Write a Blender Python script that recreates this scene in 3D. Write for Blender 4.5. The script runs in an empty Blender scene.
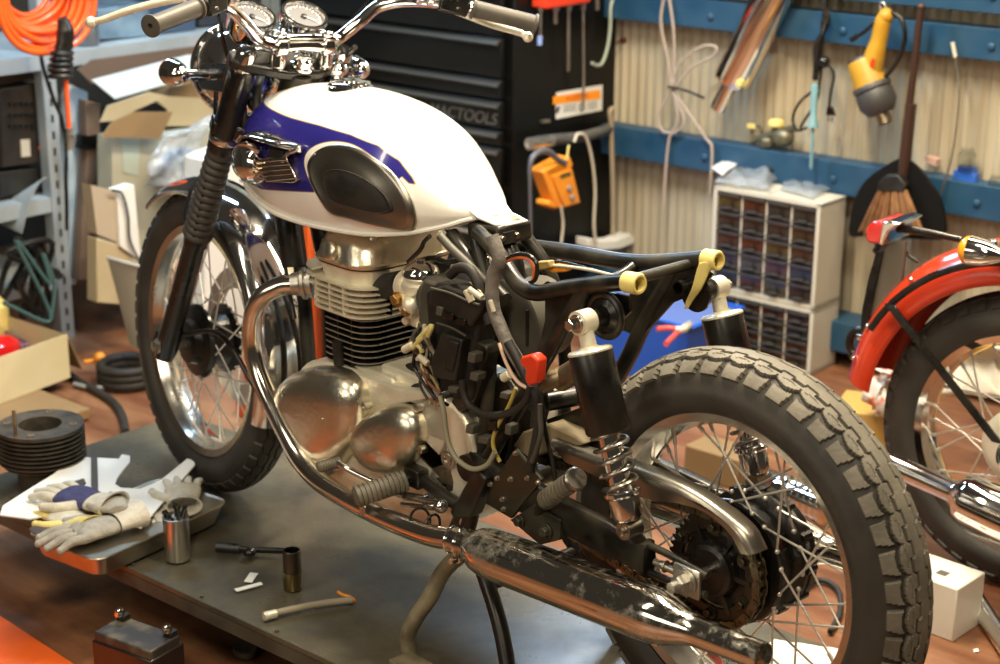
import bpy, bmesh, math, random
from mathutils import Vector, Matrix, Quaternion
from math import sin, cos, pi, radians, sqrt, atan2
random.seed(7)
SC = bpy.context.scene
COL = SC.collection

# ------------------------------------------------------------------ camera
CAM = Vector((-1.50309, 1.92752, 1.47182))
FW = Vector((0.694198, -0.651598, -0.305793)).normalized()
RT = Vector((-0.682917, -0.730470, 0.006193)); RT = (RT - FW * RT.dot(FW)).normalized()
UP = RT.cross(FW)
FPX = 1705.85
cd = bpy.data.cameras.new('camera'); cam = bpy.data.objects.new('camera', cd); COL.objects.link(cam)
cam.matrix_world = Matrix(((RT.x, UP.x, -FW.x, CAM.x), (RT.y, UP.y, -FW.y, CAM.y), (RT.z, UP.z, -FW.z, CAM.z), (0, 0, 0, 1)))
cd.sensor_width = 36; cd.lens = 36 * FPX / 1000; cd.clip_start = .05
cd.dof.use_dof = True; cd.dof.focus_distance = 2.80; cd.dof.aperture_fstop = 4.4
SC.camera = cam

def ray(x, y): return FW + RT * ((x - 500) / FPX) + UP * ((332 - y) / FPX)
def PX(x, y, Y):                       # point of the bike's frame at lateral offset Y
    d = ray(x, y); return CAM + d * ((Y - CAM.y) / d.y)
def PZ(x, y, Z): d = ray(x, y); return CAM + d * ((Z - CAM.z) / d.z)
# room frame: u along the wall, v towards the camera side, z up
A_ = radians(6.3); RU = Vector((cos(A_), sin(A_), 0)); RV = Vector((-sin(A_), cos(A_), 0))
def R(u, v, z): return RU * u + RV * v + Vector((0, 0, z))
def PV(x, y, v): d = ray(x, y); return CAM + d * ((v - CAM.dot(RV)) / d.dot(RV))
def PU(x, y, u): d = ray(x, y); return CAM + d * ((u - CAM.dot(RU)) / d.dot(RU))
# steering
SA = -0.1496; TH = radians(27); SAX = Vector((-sin(TH), 0, cos(TH))); SA0 = Vector((1.573, 0, 0))
SQ = Quaternion(SAX, SA); SQI = SQ.inverted()
def steer(p): return SA0 + SQ @ (p - SA0)
C2 = SA0 + SQI @ (CAM - SA0)
def PS(x, y, Y):
    d = SQI @ ray(x, y); return C2 + d * ((Y - C2.y) / d.y)

# ------------------------------------------------------------------ materials
def newmat(name):
    m = bpy.data.materials.new(name); m.use_nodes = True
    return m, m.node_tree.nodes, m.node_tree.links, m.node_tree.nodes['Principled BSDF']
def setb(b, **k):
    for n, v in k.items():
        n = {'metal': 'Metallic', 'rough': 'Roughness', 'trans': 'Transmission Weight', 'ior': 'IOR', 'coat': 'Coat Weight', 'spec': 'Specular IOR Level', 'alpha': 'Alpha', 'sheen': 'Sheen Weight'}[n]
        b.inputs[n].default_value = v
def rgba(c): return (c[0], c[1], c[2], 1)
def mat(name, c, c2=None, scale=8, lo=.35, hi=.7, bump=0, bscale=60, rvar=0, stretch=None, detail=4, **k):
    m, N, L, b = newmat(name); setb(b, **k)
    b.inputs['Base Color'].default_value = rgba(c)
    if c2 or bump or rvar:
        tc = N.new('ShaderNodeTexCoord'); mp = N.new('ShaderNodeMapping'); L.new(tc.outputs['Object'], mp.inputs[0])
        if stretch: mp.inputs['Scale'].default_value = stretch
    if c2 or rvar:
        nz = N.new('ShaderNodeTexNoise'); nz.inputs['Scale'].default_value = scale; nz.inputs['Detail'].default_value = detail
        L.new(mp.outputs[0], nz.inputs['Vector'])
        rp = N.new('ShaderNodeValToRGB'); L.new(nz.outputs['Fac'], rp.inputs[0])
        rp.color_ramp.elements[0].position = lo; rp.color_ramp.elements[1].position = hi
        rp.color_ramp.elements[0].color = rgba(c); rp.color_ramp.elements[1].color = rgba(c2 or c)
        if c2: L.new(rp.outputs[0], b.inputs['Base Color'])
        if rvar:
            mr = N.new('ShaderNodeMapRange'); L.new(nz.outputs['Fac'], mr.inputs[0])
            mr.inputs[1].default_value = lo; mr.inputs[2].default_value = hi
            r0 = k.get('rough', .5); mr.inputs[3].default_value = r0; mr.inputs[4].default_value = min(1, r0 + rvar)
            L.new(mr.outputs[0], b.inputs['Roughness'])
    if bump:
        n2 = N.new('ShaderNodeTexNoise'); n2.inputs['Scale'].default_value = bscale; n2.inputs['Detail'].default_value = 5
        L.new(mp.outputs[0], n2.inputs['Vector'])
        bp = N.new('ShaderNodeBump'); bp.inputs['Strength'].default_value = bump; bp.inputs['Distance'].default_value = .01
        L.new(n2.outputs['Fac'], bp.inputs['Height']); L.new(bp.outputs[0], b.inputs['Normal'])
    return m
def glass(name, c, rough=.02, alpha=1):
    m, N, L, b = newmat(name); b.inputs['Base Color'].default_value = rgba(c)
    setb(b, trans=1, rough=rough, ior=1.35, alpha=alpha); return m
def emit(name, c, s):
    m, N, L, b = newmat(name); b.inputs['Base Color'].default_value = rgba(c)
    b.inputs['Emission Color'].default_value = rgba(c); b.inputs['Emission Strength'].default_value = s; return m

M = {}
M['chrome'] = mat('chrome', (.82, .81, .79), metal=1, rough=.05, rvar=.10, scale=14)
def dirty_chrome():
    m, N, L, b = newmat('pitted_chrome'); tc = N.new('ShaderNodeTexCoord'); n1 = N.new('ShaderNodeTexNoise'); n1.inputs['Scale'].default_value = 45; n1.inputs['Detail'].default_value = 8; n1.inputs['Roughness'].default_value = .75; L.new(tc.outputs['Object'], n1.inputs[0])
    n0 = N.new('ShaderNodeTexNoise'); n0.inputs['Scale'].default_value = 7; L.new(tc.outputs['Object'], n0.inputs[0]); ad = N.new('ShaderNodeMath'); ad.operation = 'MULTIPLY_ADD'; ad.inputs[1].default_value = .5; L.new(n0.outputs['Fac'], ad.inputs[0]); L.new(n1.outputs['Fac'], ad.inputs[2])
    mr = N.new('ShaderNodeMapRange'); L.new(ad.outputs[0], mr.inputs[0]); mr.inputs[1].default_value = .76; mr.inputs[2].default_value = 1.0; mr.inputs[3].default_value = 0; mr.inputs[4].default_value = .75
    mx = N.new('ShaderNodeMix'); mx.data_type = 'RGBA'; mx.inputs[6].default_value = (.74, .71, .64, 1); mx.inputs[7].default_value = (.34, .31, .23, 1); L.new(mr.outputs[0], mx.inputs[0]); L.new(mx.outputs[2], b.inputs['Base Color'])
    m2 = N.new('ShaderNodeMapRange'); L.new(mr.outputs[0], m2.inputs[0]); m2.inputs[3].default_value = 1; m2.inputs[4].default_value = .6; L.new(m2.outputs[0], b.inputs['Metallic'])
    m3 = N.new('ShaderNodeMapRange'); L.new(mr.outputs[0], m3.inputs[0]); m3.inputs[3].default_value = .07; m3.inputs[4].default_value = .5; L.new(m3.outputs[0], b.inputs['Roughness'])
    return m
M['chrome_dirty'] = dirty_chrome()
M['spoke'] = mat('spoke_steel', (.80, .77, .70), metal=.75, rough=.33)
M['chrome_warm'] = mat('chrome_warm', (.80, .74, .66), metal=1, rough=.09, rvar=.12, scale=12)
M['alu'] = mat('cast_aluminium', (.80, .76, .64), (.62, .56, .42), scale=9, metal=1, rough=.27, rvar=.12, bump=.10, bscale=90)
M['alu_matte'] = mat('matte_aluminium', (.90, .86, .71), (.70, .65, .50), scale=12, metal=.45, rough=.36, bump=.15, bscale=140)
M['alu_rim'] = mat('polished_rim', (.82, .80, .76), (.62, .58, .50), scale=10, metal=1, rough=.16, rvar=.16)
M['steel'] = mat('bright_steel', (.55, .53, .48), metal=1, rough=.28, rvar=.2, scale=30)
M['steel_rusty'] = mat('rusty_steel', (.38, .30, .19), (.20, .13, .08), scale=25, metal=.8, rough=.45, bump=.2)
M['satin'] = mat('satin_metal', (.36, .335, .29), (.28, .26, .22), scale=6, metal=1, rough=.27, rvar=.08)
M['black'] = mat('black_enamel', (.0045, .004, .0035), (.012, .011, .008), scale=14, rough=.22, rvar=.2, spec=.6)
M['frame'] = mat('dusty_black_frame', (.006, .0055, .0045), (.060, .053, .035), scale=11, lo=.4, hi=.75, rough=.30, rvar=.25)
M['black_matte'] = mat('black_plastic', (.006, .0055, .0048), (.018, .016, .012), scale=20, rough=.5, rvar=.2)
M['grey_plastic'] = mat('dusty_grey_plastic', (.085, .08, .062), (.045, .042, .032), scale=9, rough=.55)
M['fin_edge'] = mat('worn_fin_edge', (.34, .32, .26), metal=.4, rough=.4)
M['fin_black'] = mat('black_fin', (.008, .0075, .006), rough=.35)
M['rubber'] = mat('rubber', (.012, .011, .010), (.024, .021, .017), scale=14, rough=.62, bump=.1, bscale=120)
M['peg_rubber'] = mat('worn_peg_rubber', (.17, .155, .115), (.09, .08, .06), scale=20, rough=.5)
M['grip'] = mat('grey_grip', (.085, .075, .06), (.06, .053, .043), scale=20, rough=.5)
M['yellow'] = mat('yellow_tape', (.80, .66, .22), (.66, .54, .18), scale=30, rough=.55)
M['orange'] = mat('orange_plastic', (.85, .30, .02), (.75, .25, .02), scale=10, rough=.35)
M['red'] = mat('red_plastic', (.72, .05, .015), (.6, .04, .015), rough=.3)
M['redlens'] = mat('red_lens', (.60, .012, .012), rough=.12, coat=.6)
M['amber'] = mat('amber_lens', (.85, .30, .01), rough=.15, coat=.5)
M['white'] = mat('white_plastic', (.78, .77, .72), (.70, .68, .62), scale=6, rough=.45)
M['cream'] = mat('cream_cord', (.55, .49, .38), rough=.6)
M['grey_tape'] = mat('grey_tape', (.22, .20, .18), (.10, .09, .08), scale=40, rough=.45, bump=.3, bscale=90)
M['clear_bag'] = mat('clear_bag', (.50, .55, .60), (.30, .34, .38), scale=12, rough=.15, bump=.6, bscale=18, alpha=.38, spec=.8)

# ------------------------------------------------------------------ mesh builder
def frame_from(axis, hint=None):
    a = Vector(axis).normalized(); h = Vector(hint) if hint is not None else (Vector((0, 0, 1)) if abs(a.z) < .9 else Vector((1, 0, 0)))
    x = (h - a * h.dot(a)).normalized(); y = a.cross(x); return x, y, a
def cr(pts, n=8, closed=False):
    P = [Vector(p) for p in pts]
    if len(P) < 3 or n <= 1: return P
    out = []; m = len(P); rng = range(m if closed else m - 1)
    for i in rng:
        p1, p2 = P[i], P[(i + 1) % m]
        p0 = P[i - 1] if (closed or i > 0) else p1 * 2 - p2
        p3 = P[(i + 2) % m] if (closed or i + 2 < m) else p2 * 2 - p1
        for k in range(n):
            t = k / n
            out.append(.5 * ((2 * p1) + (p2 - p0) * t + (2 * p0 - 5 * p1 + 4 * p2 - p3) * t * t + (3 * p1 - p0 - 3 * p2 + p3) * t ** 3))
    if not closed: out.append(P[-1])
    return out
class MB:
    def __init__(s): s.v = []; s.f = []; s.m = []
    def add(s, vs, fs, m=0):
        b = len(s.v); s.v += [Vector(p) for p in vs]; s.f += [tuple(b + i for i in f) for f in fs]; s.m += [m] * len(fs); return s
    def box(s, c, d, ax=None, m=0):
        ax = ax or (Vector((1, 0, 0)), Vector((0, 1, 0)), Vector((0, 0, 1))); c = Vector(c)
        vs = [c + ax[0] * (i * d[0] / 2) + ax[1] * (j * d[1] / 2) + ax[2] * (k * d[2] / 2) for i in (-1, 1) for j in (-1, 1) for k in (-1, 1)]
        return s.add(vs, [(0, 1, 3, 2), (4, 6, 7, 5), (0, 4, 5, 1), (2, 3, 7, 6), (0, 2, 6, 4), (1, 5, 7, 3)], m)
    def rings(s, rs, closed=False, caps=True, m=0):
        n = len(rs[0]); b = len(s.v)
        for r in rs: s.v += [Vector(p) for p in r]
        k = len(rs); cnt = k if closed else k - 1
        for i in range(cnt):
            a0 = b + i * n; a1 = b + ((i + 1) % k) * n
            for j in range(n):
                s.f.append((a0 + j, a0 + (j + 1) % n, a1 + (j + 1) % n, a1 + j)); s.m.append(m)
        if caps and not closed:
            s.f.append(tuple(b + j for j in range(n))[::-1]); s.m.append(m)
            s.f.append(tuple(b + (k - 1) * n + j for j in range(n))); s.m.append(m)
        return s
    def tube(s, pts, r, seg=12, closed=False, caps=True, sub=6, m=0, flat=None):
        raw = [Vector(p) for p in pts]; P = cr(raw, sub, closed)
        n = len(P)
        if isinstance(r, (list, tuple)):
            rr = []
            for i in range(n):
                t = i / max(1, n - 1) * (len(r) - 1); k = min(int(t), len(r) - 2); rr.append(r[k] + (r[k + 1] - r[k]) * (t - k))
        else: rr = [r] * n
        T = []
        for i in range(n):
            a = P[(i + 1) % n] if (closed or i < n - 1) else P[i]; c = P[i - 1] if (closed or i > 0) else P[i]
            T.append((a - c).normalized())
        x, y, _ = frame_from(T[0]); rs = []
        for i in range(n):
            x = (x - T[i] * x.dot(T[i])).normalized(); y = T[i].cross(x)
            rs.append([P[i] + (x * cos(q) + y * sin(q) * (flat or 1)) * rr[i] for q in [2 * pi * j / seg for j in range(seg)]])
        return s.rings(rs, closed, caps, m)
    def lathe(s, prof, o, axis, seg=32, m=0, caps=True, hint=None):
        x, y, a = frame_from(axis, hint); o = Vector(o)
        return s.rings([[o + a * h + (x * cos(2 * pi * j / seg) + y * sin(2 * pi * j / seg)) * max(r, 1e-5) for j in range(seg)] for r, h in prof], False, caps, m)
    def cyl(s, a, b, r, seg=20, m=0, r2=None):
        a = Vector(a); b = Vector(b); L = (b - a).length; return s.lathe([(r, 0), (r if r2 is None else r2, L)], a, b - a, seg, m)
    def ring(s, o, axis, R_, r, seg=48, ts=10, m=0, hint=None, sq=False):
        x, y, a = frame_from(axis, hint); o = Vector(o)
        return s.rings([[o + (x * cos(t) + y * sin(t)) * (R_ + r * cos(q)) + a * (r * sin(q)) for q in [2 * pi * k / ts for k in range(ts)]] for t in [2 * pi * j / seg for j in range(seg)]], True, False, m)
    def sphere(s, c, r, sc=(1, 1, 1), seg=20, rings=12, ax=None, m=0):
        ax = ax or (Vector((1, 0, 0)), Vector((0, 1, 0)), Vector((0, 0, 1))); c = Vector(c); rs = []
        for i in range(rings + 1):
            p = pi * i / rings; q = max(sin(p), 1e-4)
            rs.append([c + ax[0] * (r * sc[0] * q * cos(2 * pi * j / seg)) + ax[1] * (r * sc[1] * q * sin(2 * pi * j / seg)) + ax[2] * (-r * sc[2] * cos(p)) for j in range(seg)])
        return s.rings(rs, False, True, m)
    def prism(s, pts, d, m=0):                 # 3-D outline swept along vector d
        P = [Vector(p) for p in pts]; d = Vector(d); return s.rings([P, [p + d for p in P]], False, True, m)
    def dome(s, pts, axis, prof, m=0, sub=4):  # outline, [(scale, height)]
        P = cr(pts, sub, True); c = sum(P, Vector()) / len(P); a = Vector(axis).normalized()
        return s.rings([[c + (p - c) * k + a * h for p in P] for k, h in prof], False, True, m)
    def bolt(s, c, axis, r, h, m=0):
        x, y, a = frame_from(axis); c = Vector(c)
        s.lathe([(r * 1.35, 0), (r * 1.35, h * .25), (r, h * .25)], c, a, 6 * 3, m)
        s.rings([[c + a * t + (x * cos(pi / 3 * j) + y * sin(pi / 3 * j)) * q for j in range(6)] for q, t in ((r, h * .2), (r, h * .9), (r * .85, h))], False, True, m); return s
    def spring(s, a, b, R_, r, turns, seg=8, n=20, m=0):
        a = Vector(a); b = Vector(b); x, y, z = frame_from(b - a); L = (b - a).length
        N_ = int(turns * n); pts = [a + z * (L * i / N_) + (x * cos(2 * pi * i / n) + y * sin(2 * pi * i / n)) * R_ for i in range(N_ + 1)]
        return s.tube(pts, r, seg, sub=1, m=m)
    def map(s, fn): s.v = [fn(p) for p in s.v]; return s
    def pieces(s, gap=.0015):      # connected components, grouped when they touch
        par = list(range(len(s.v)))
        def fd(i):
            while par[i] != i: par[i] = par[par[i]]; i = par[i]
            return i
        for f in s.f:
            a = fd(f[0])
            for i in f[1:]: par[fd(i)] = a
        isl = {}
        for k, f in enumerate(s.f): isl.setdefault(fd(f[0]), []).append(k)
        grp = []
        for fs in isl.values():
            vs = [s.v[i] for k in fs for i in s.f[k]]; lo = [min(p[j] for p in vs) - gap for j in range(3)]; hi = [max(p[j] for p in vs) + gap for j in range(3)]
            grp.append([fs, lo, hi])
        ch = True
        while ch:
            ch = False
            for i in range(len(grp)):
                for j in range(i + 1, len(grp)):
                    if all(grp[i][1][k] <= grp[j][2][k] and grp[j][1][k] <= grp[i][2][k] for k in range(3)):
                        g, h = grp[i], grp.pop(j); g[0] += h[0]; g[1] = [min(a, b) for a, b in zip(g[1], h[1])]; g[2] = [max(a, b) for a, b in zip(g[2], h[2])]; ch = True; break
                if ch: break
        out = []
        for fs, _, _ in grp:
            m = MB(); ix = {}
            for k in fs:
                f = []
                for i in s.f[k]:
                    if i not in ix: ix[i] = len(m.v); m.v.append(s.v[i])
                    f.append(ix[i])
                m.f.append(tuple(f)); m.m.append(s.m[k])
            out.append(m)
        return out
    def each(s, name, mt, parent=None, **k): return [m.build(name, mt, parent, **k) for m in s.pieces()]
    def build(s, name, mt, parent=None, ang=38, bevel=0, bseg=2, solid=0, sub=0, **props):
        mts = mt if isinstance(mt, (list, tuple)) else [mt]
        lo = Vector((min(p.x for p in s.v), min(p.y for p in s.v), min(p.z for p in s.v))); hi = Vector((max(p.x for p in s.v), max(p.y for p in s.v), max(p.z for p in s.v)))
        c = Vector(((lo.x + hi.x) / 2, (lo.y + hi.y) / 2, lo.z if parent is None else (lo.z + hi.z) / 2))
        me = bpy.data.meshes.new(name); me.from_pydata([p - c for p in s.v], [], s.f)
        for q in mts: me.materials.append(M[q] if isinstance(q, str) else q)
        me.polygons.foreach_set('material_index', s.m)
        bm = bmesh.new(); bm.from_mesh(me); bmesh.ops.recalc_face_normals(bm, faces=bm.faces); bm.to_mesh(me); bm.free()
        me.polygons.foreach_set('use_smooth', [True] * len(me.polygons)); me.set_sharp_from_angle(angle=radians(ang)); me.update()
        o = bpy.data.objects.new(name, me); COL.objects.link(o); o.location = c
        if parent is not None:
            o.parent = parent; o.matrix_parent_inverse = wmat(parent).inverted()
        if bevel:
            q = o.modifiers.new('bevel', 'BEVEL'); q.width = bevel; q.segments = bseg; q.limit_method = 'ANGLE'; q.angle_limit = radians(40); q.harden_normals = False
        if solid:
            q = o.modifiers.new('solid', 'SOLIDIFY'); q.thickness = solid; q.offset = 0
        if sub:
            q = o.modifiers.new('sub', 'SUBSURF'); q.levels = sub; q.render_levels = sub
        for k, v in props.items(): o[k] = v
        return o
def wmat(o):
    m = Matrix.LocRotScale(o.location, o.rotation_euler.to_quaternion(), o.scale)
    if o.parent is not None: m = wmat(o.parent) @ o.matrix_parent_inverse @ m
    return m
def thing(name, label, cat, loc, group=None):
    o = bpy.data.objects.new(name, None); COL.objects.link(o); o.location = loc; o.empty_display_size = .05
    o['label'] = label; o['category'] = cat
    if group: o['group'] = group
    return o
def tag(o, label, cat, group=None):
    o['label'] = label; o['category'] = cat
    if group: o['group'] = group
    return o
def struct(o): o['kind'] = 'structure'; return o
RAX = (RU, RV, Vector((0, 0, 1)))
Z3 = Vector((0, 0, 1))
# ------------------------------------------------------------------ room shell
FZ = -.175; WV = -2.34; LU = 4.1
def floor_mat():
    m, N, L, b = newmat('painted_wood_floor'); tc = N.new('ShaderNodeTexCoord')
    mp = N.new('ShaderNodeMapping'); mp.inputs['Rotation'].default_value = (0, 0, -A_); L.new(tc.outputs['Object'], mp.inputs[0])
    m2 = N.new('ShaderNodeMapping'); m2.inputs['Scale'].default_value = (1, 5, 1); L.new(mp.outputs[0], m2.inputs[0])
    n1 = N.new('ShaderNodeTexNoise'); n1.inputs['Scale'].default_value = 2.2; n1.inputs['Detail'].default_value = 8; n1.inputs['Roughness'].default_value = .65; L.new(m2.outputs[0], n1.inputs[0])
    rp = N.new('ShaderNodeValToRGB'); L.new(n1.outputs['Fac'], rp.inputs[0]); e = rp.color_ramp.elements
    e[0].position = .30; e[0].color = (.11, .035, .014, 1); e[1].position = .72; e[1].color = (.33, .17, .085, 1)
    k = e.new(.5); k.color = (.20, .085, .042, 1)
    n2 = N.new('ShaderNodeTexNoise'); n2.inputs['Scale'].default_value = 5; n2.inputs['Detail'].default_value = 6; L.new(mp.outputs[0], n2.inputs[0])
    r2 = N.new('ShaderNodeValToRGB'); L.new(n2.outputs['Fac'], r2.inputs[0]); r2.color_ramp.elements[0].position = .56; r2.color_ramp.elements[1].position = .72
    mx = N.new('ShaderNodeMix'); mx.data_type = 'RGBA'; L.new(r2.outputs[0], mx.inputs[0]); L.new(rp.outputs[0], mx.inputs[6]); mx.inputs[7].default_value = (.06, .028, .018, 1)
    L.new(mx.outputs[2], b.inputs['Base Color']); setb(b, rough=.33)
    br = N.new('ShaderNodeTexBrick'); br.inputs['Scale'].default_value = 1; br.inputs['Brick Width'].default_value = 1.8; br.inputs['Row Height'].default_value = .9; br.inputs['Mortar Size'].default_value = .004
    L.new(mp.outputs[0], br.inputs[0]); bp = N.new('ShaderNodeBump'); bp.inputs['Strength'].default_value = .4; bp.invert = True; L.new(br.outputs['Fac'], bp.inputs['Height'])
    b3 = N.new('ShaderNodeBump'); b3.inputs['Strength'].default_value = .12; L.new(n1.outputs['Fac'], b3.inputs['Height']); L.new(bp.outputs[0], b3.inputs['Normal']); L.new(b3.outputs[0], b.inputs['Normal'])
    return m
M['floor'] = floor_mat()
o = MB().box(R(.9, .2, FZ - .05), (7.0, 5.4, .10), RAX).build('floor', 'floor'); struct(o)
M['corr'] = mat('corrugated_sheet', (.50, .44, .32), (.32, .27, .185), scale=3, stretch=(3, 3, .35), lo=.35, hi=.75, rough=.55)
# corrugated wall
mb = MB(); n = 640; u0, u1 = -2.6, 4.15; pr = []
for i in range(n + 1):
    u = u0 + (u1 - u0) * i / n; q = (u / .034) % 1
    d = .0075 * (1 if q < .42 else (1 - (q - .42) / .12) if q < .54 else 0 if q < .88 else (q - .88) / .12)
    pr.append((u, d))
vs = []; fs = []
for u, d in pr: vs += [R(u, WV + d, FZ), R(u, WV + d, 2.1)]
for i in range(n): fs.append((2 * i, 2 * i + 2, 2 * i + 3, 2 * i + 1))
mb.add(vs, fs); b0 = len(mb.v)
mb.box(R((u0 + u1) / 2, WV - .03, .9625), (u1 - u0, .05, 2.275), RAX)
struct(mb.build('wall_back', 'corr', ang=20))
M['wall_l'] = mat('dark_panel_wall', (.02, .018, .014), (.04, .035, .028), scale=3, rough=.8)
struct(MB().box(R(LU + .05, .2, .9625), (.1, 5.1, 2.275), RAX).build('wall_left', 'wall_l'))
M['blue'] = mat('blue_paint', (.010, .055, .115), (.022, .075, .14), scale=12, lo=.3, hi=.8, rough=.4, rvar=.2)
def rail(name, px, z, h, d, off=0):
    mb = MB(); mb.box(R(.75, WV + .012 + d / 2 + off, z), (6.6, d, h), RAX)
    mb.box(R(.75, WV + .012 + d - .004 + off, z + h / 2 - .006), (6.6, .006, .006), RAX)
    for i in range(14): mb.lathe([(.012, 0), (.012, .004), (.006, .008)], R(-2 + i * .45, WV + .012 + d + off, z - .005), RV, 12)
    return struct(mb.build(name, 'blue', bevel=.004))
rail('trim_1', 0, .385, .095, .07)
rail('trim_2', 0, .815, .085, .07)
rail('trim_3', 0, .95, .10, .06, .03)

# ------------------------------------------------------------------ work platform
def plat_mat():
    m, N, L, b = newmat('worn_steel_deck'); tc = N.new('ShaderNodeTexCoord')
    n1 = N.new('ShaderNodeTexNoise'); n1.inputs['Scale'].default_value = 3.2; n1.inputs['Detail'].default_value = 9; n1.inputs['Roughness'].default_value = .68; L.new(tc.outputs['Object'], n1.inputs[0])
    rp = N.new('ShaderNodeValToRGB'); L.new(n1.outputs['Fac'], rp.inputs[0]); e = rp.color_ramp.elements
    e[0].position = .3; e[0].color = (.030, .027, .018, 1); e[1].position = .68; e[1].color = (.165, .15, .105, 1); L.new(rp.outputs[0], b.inputs['Base Color'])
    mr = N.new('ShaderNodeMapRange'); L.new(n1.outputs['Fac'], mr.inputs[0]); mr.inputs[1].default_value = .35; mr.inputs[2].default_value = .65; mr.inputs[3].default_value = .42; mr.inputs[4].default_value = .22; L.new(mr.outputs[0], b.inputs['Roughness'])
    setb(b, metal=.15, spec=.5); n2 = N.new('ShaderNodeTexNoise'); n2.inputs['Scale'].default_value = 60; L.new(tc.outputs['Object'], n2.inputs[0])
    bp = N.new('ShaderNodeBump'); bp.inputs['Strength'].default_value = .08; L.new(n2.outputs['Fac'], bp.inputs['Height']); L.new(bp.outputs[0], b.inputs['Normal']); return m
M['deck'] = plat_mat()
M['deck_edge'] = mat('deck_edge', (.10, .09, .065), (.05, .042, .03), scale=12, metal=.1, rough=.55)
pt = thing('work_platform', 'low wide steel motorcycle work platform with worn grey green deck', 'platform', R(.6, -.08, FZ))
PU0, PU1, PV0, PV1 = -.75, 1.86, -.40, .23
uc, vc = (PU0 + PU1) / 2, (PV0 + PV1) / 2
MB().box(R(uc, vc, -.009), (PU1 - PU0, PV1 - PV0, .012), RAX).build('deck_plate', 'deck', pt, bevel=.002)
mb = MB()
for v in (PV0 + .012, PV1 - .012): mb.box(R(uc, v, -.028), (PU1 - PU0 - .01, .02, .032), RAX)
for u in (PU0 + .015, PU1 - .015): mb.box(R(u, vc, -.028), (.02, PV1 - PV0 - .05, .032), RAX)
for i in range(12): mb.lathe([(.004, 0), (.004, .002)], R(PU0 + .12 + i * .21, PV1 - .012, -.001), Z3, 8)
mb.build('edge_rail', 'deck_edge', pt)
mb = MB()
for v in (-.22, .02): mb.box(R(uc, v, FZ + .066), (1.9, .05, .13), RAX)
mb.build('base_frame', 'black_matte', pt, bevel=.003)

# ------------------------------------------------------------------ light
W = bpy.data.worlds.new('world'); SC.world = W; W.use_nodes = True
W.node_tree.nodes['Background'].inputs[0].default_value = (.95, .80, .60, 1); W.node_tree.nodes['Background'].inputs[1].default_value = .03
def area(name, loc, tgt, sx, sy, e, c):
    l = bpy.data.lights.new(name, 'AREA'); l.shape = 'RECTANGLE'; l.size = sx; l.size_y = sy; l.energy = e; l.color = c
    o = bpy.data.objects.new(name, l); COL.objects.link(o); o.location = loc
    o.rotation_euler = (Vector(tgt) - Vector(loc)).to_track_quat('-Z', 'Y').to_euler(); return o
WARM = (1, .85, .62)
area('ceiling_lamp', (.95, -.60, 2.6), (.7, -.1, .5), .16, 1.25, 92, WARM)
area('ceiling_lamp', (-.45, -.15, 2.6), (.1, .0, .3), .16, 1.25, 34, WARM)
area('ceiling_lamp', (-.9, 1.9, 2.7), (.7, .1, .45), .16, 1.2, 34, WARM)
area('ceiling_lamp', (1.2, 1.7, 2.6), (1.0, .2, .1), .16, 1.2, 10, (1, .88, .68))
area('ceiling_lamp', (2.55, -.45, 2.2), (3.0, -1.1, .2), 1.2, .16, 40, (.50, .75, 1))
area('ceiling_lamp', (.3, -1.65, 2.5), (.8, -2.3, .2), 1.25, .16, 24, (1, .88, .68))
area('added_soft_light', (.7, 4.2, 1.9), (.5, .0, .4), 2.2, .9, 22, (1, .88, .70))  # unseen soft light added behind the camera for broad highlights on engine covers
area('work_lamp', (1.75, -1.55, 1.35), (1.2, -.2, .2), .3, .3, 9, (.55, .74, 1))
SC.view_settings.view_transform = 'Standard'; SC.view_settings.look = 'None'; SC.view_settings.gamma = 1; SC.view_settings.exposure = 0.45
SC.cycles.use_denoising = True
SC.cycles.max_bounces = 8; SC.cycles.sample_clamp_indirect = 6
# ================================================================== motorcycle
BK = thing('motorcycle', 'partly stripped motorcycle with white and blue fuel tank standing on the work platform', 'motorcycle', (.72, 0, 0))
def V(*a): return Vector(a)
def part(mb, name, mt, parent=BK, st=False, each=False, **k):
    if st: mb.map(steer)
    if each: return mb.each(name, mt, parent, **k)
    return mb.build(name, mt, parent, **k)
def tread_rear(th, q, N_=46):
    t = th * N_ / (2 * pi) + (.5 if q < 0 else 0); ph = t % 1; a = abs(q)
    lo_, hi_ = 9.5, 14.5; e = lo_ if ph < .5 else hi_
    if abs(a - e) < 1.5 or (lo_ < a < hi_ and min(abs(ph - .5), ph, 1 - ph) < .04): return 1
    mid = 26 + 10 * sqrt(max(0, 1 - (2 * ph - 1) ** 2)) - 2
    if abs(a - mid) < 3.1: return 1
    if a > mid and abs((t + .5) % 1 - .5 + (a - 45) * .003) < .09 + max(0, a - 38) * .004: return 1
    if 3.0 < a < 4.0: return .35
    if abs(a - 20 - 3 * abs(2 * ph - 1)) < .8 and .2 < ph < .8: return .25
    return 0
def tread_front(th, q, N_=48):
    t = th * N_ / (2 * pi) + (.5 if q < 0 else 0); ph = t % 1; a = abs(q); tri = abs(2 * ph - 1)
    if abs(a - (6 + 5 * tri)) < 1.7: return 1
    if abs(a - (27 + 6 * (1 - tri))) < 2: return 1
    if a > 30 and abs(ph - .5) < .13: return 1
    if 12 < a < 26 and abs(ph - .12 - a * .004) < .06: return .8
    return 0
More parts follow.
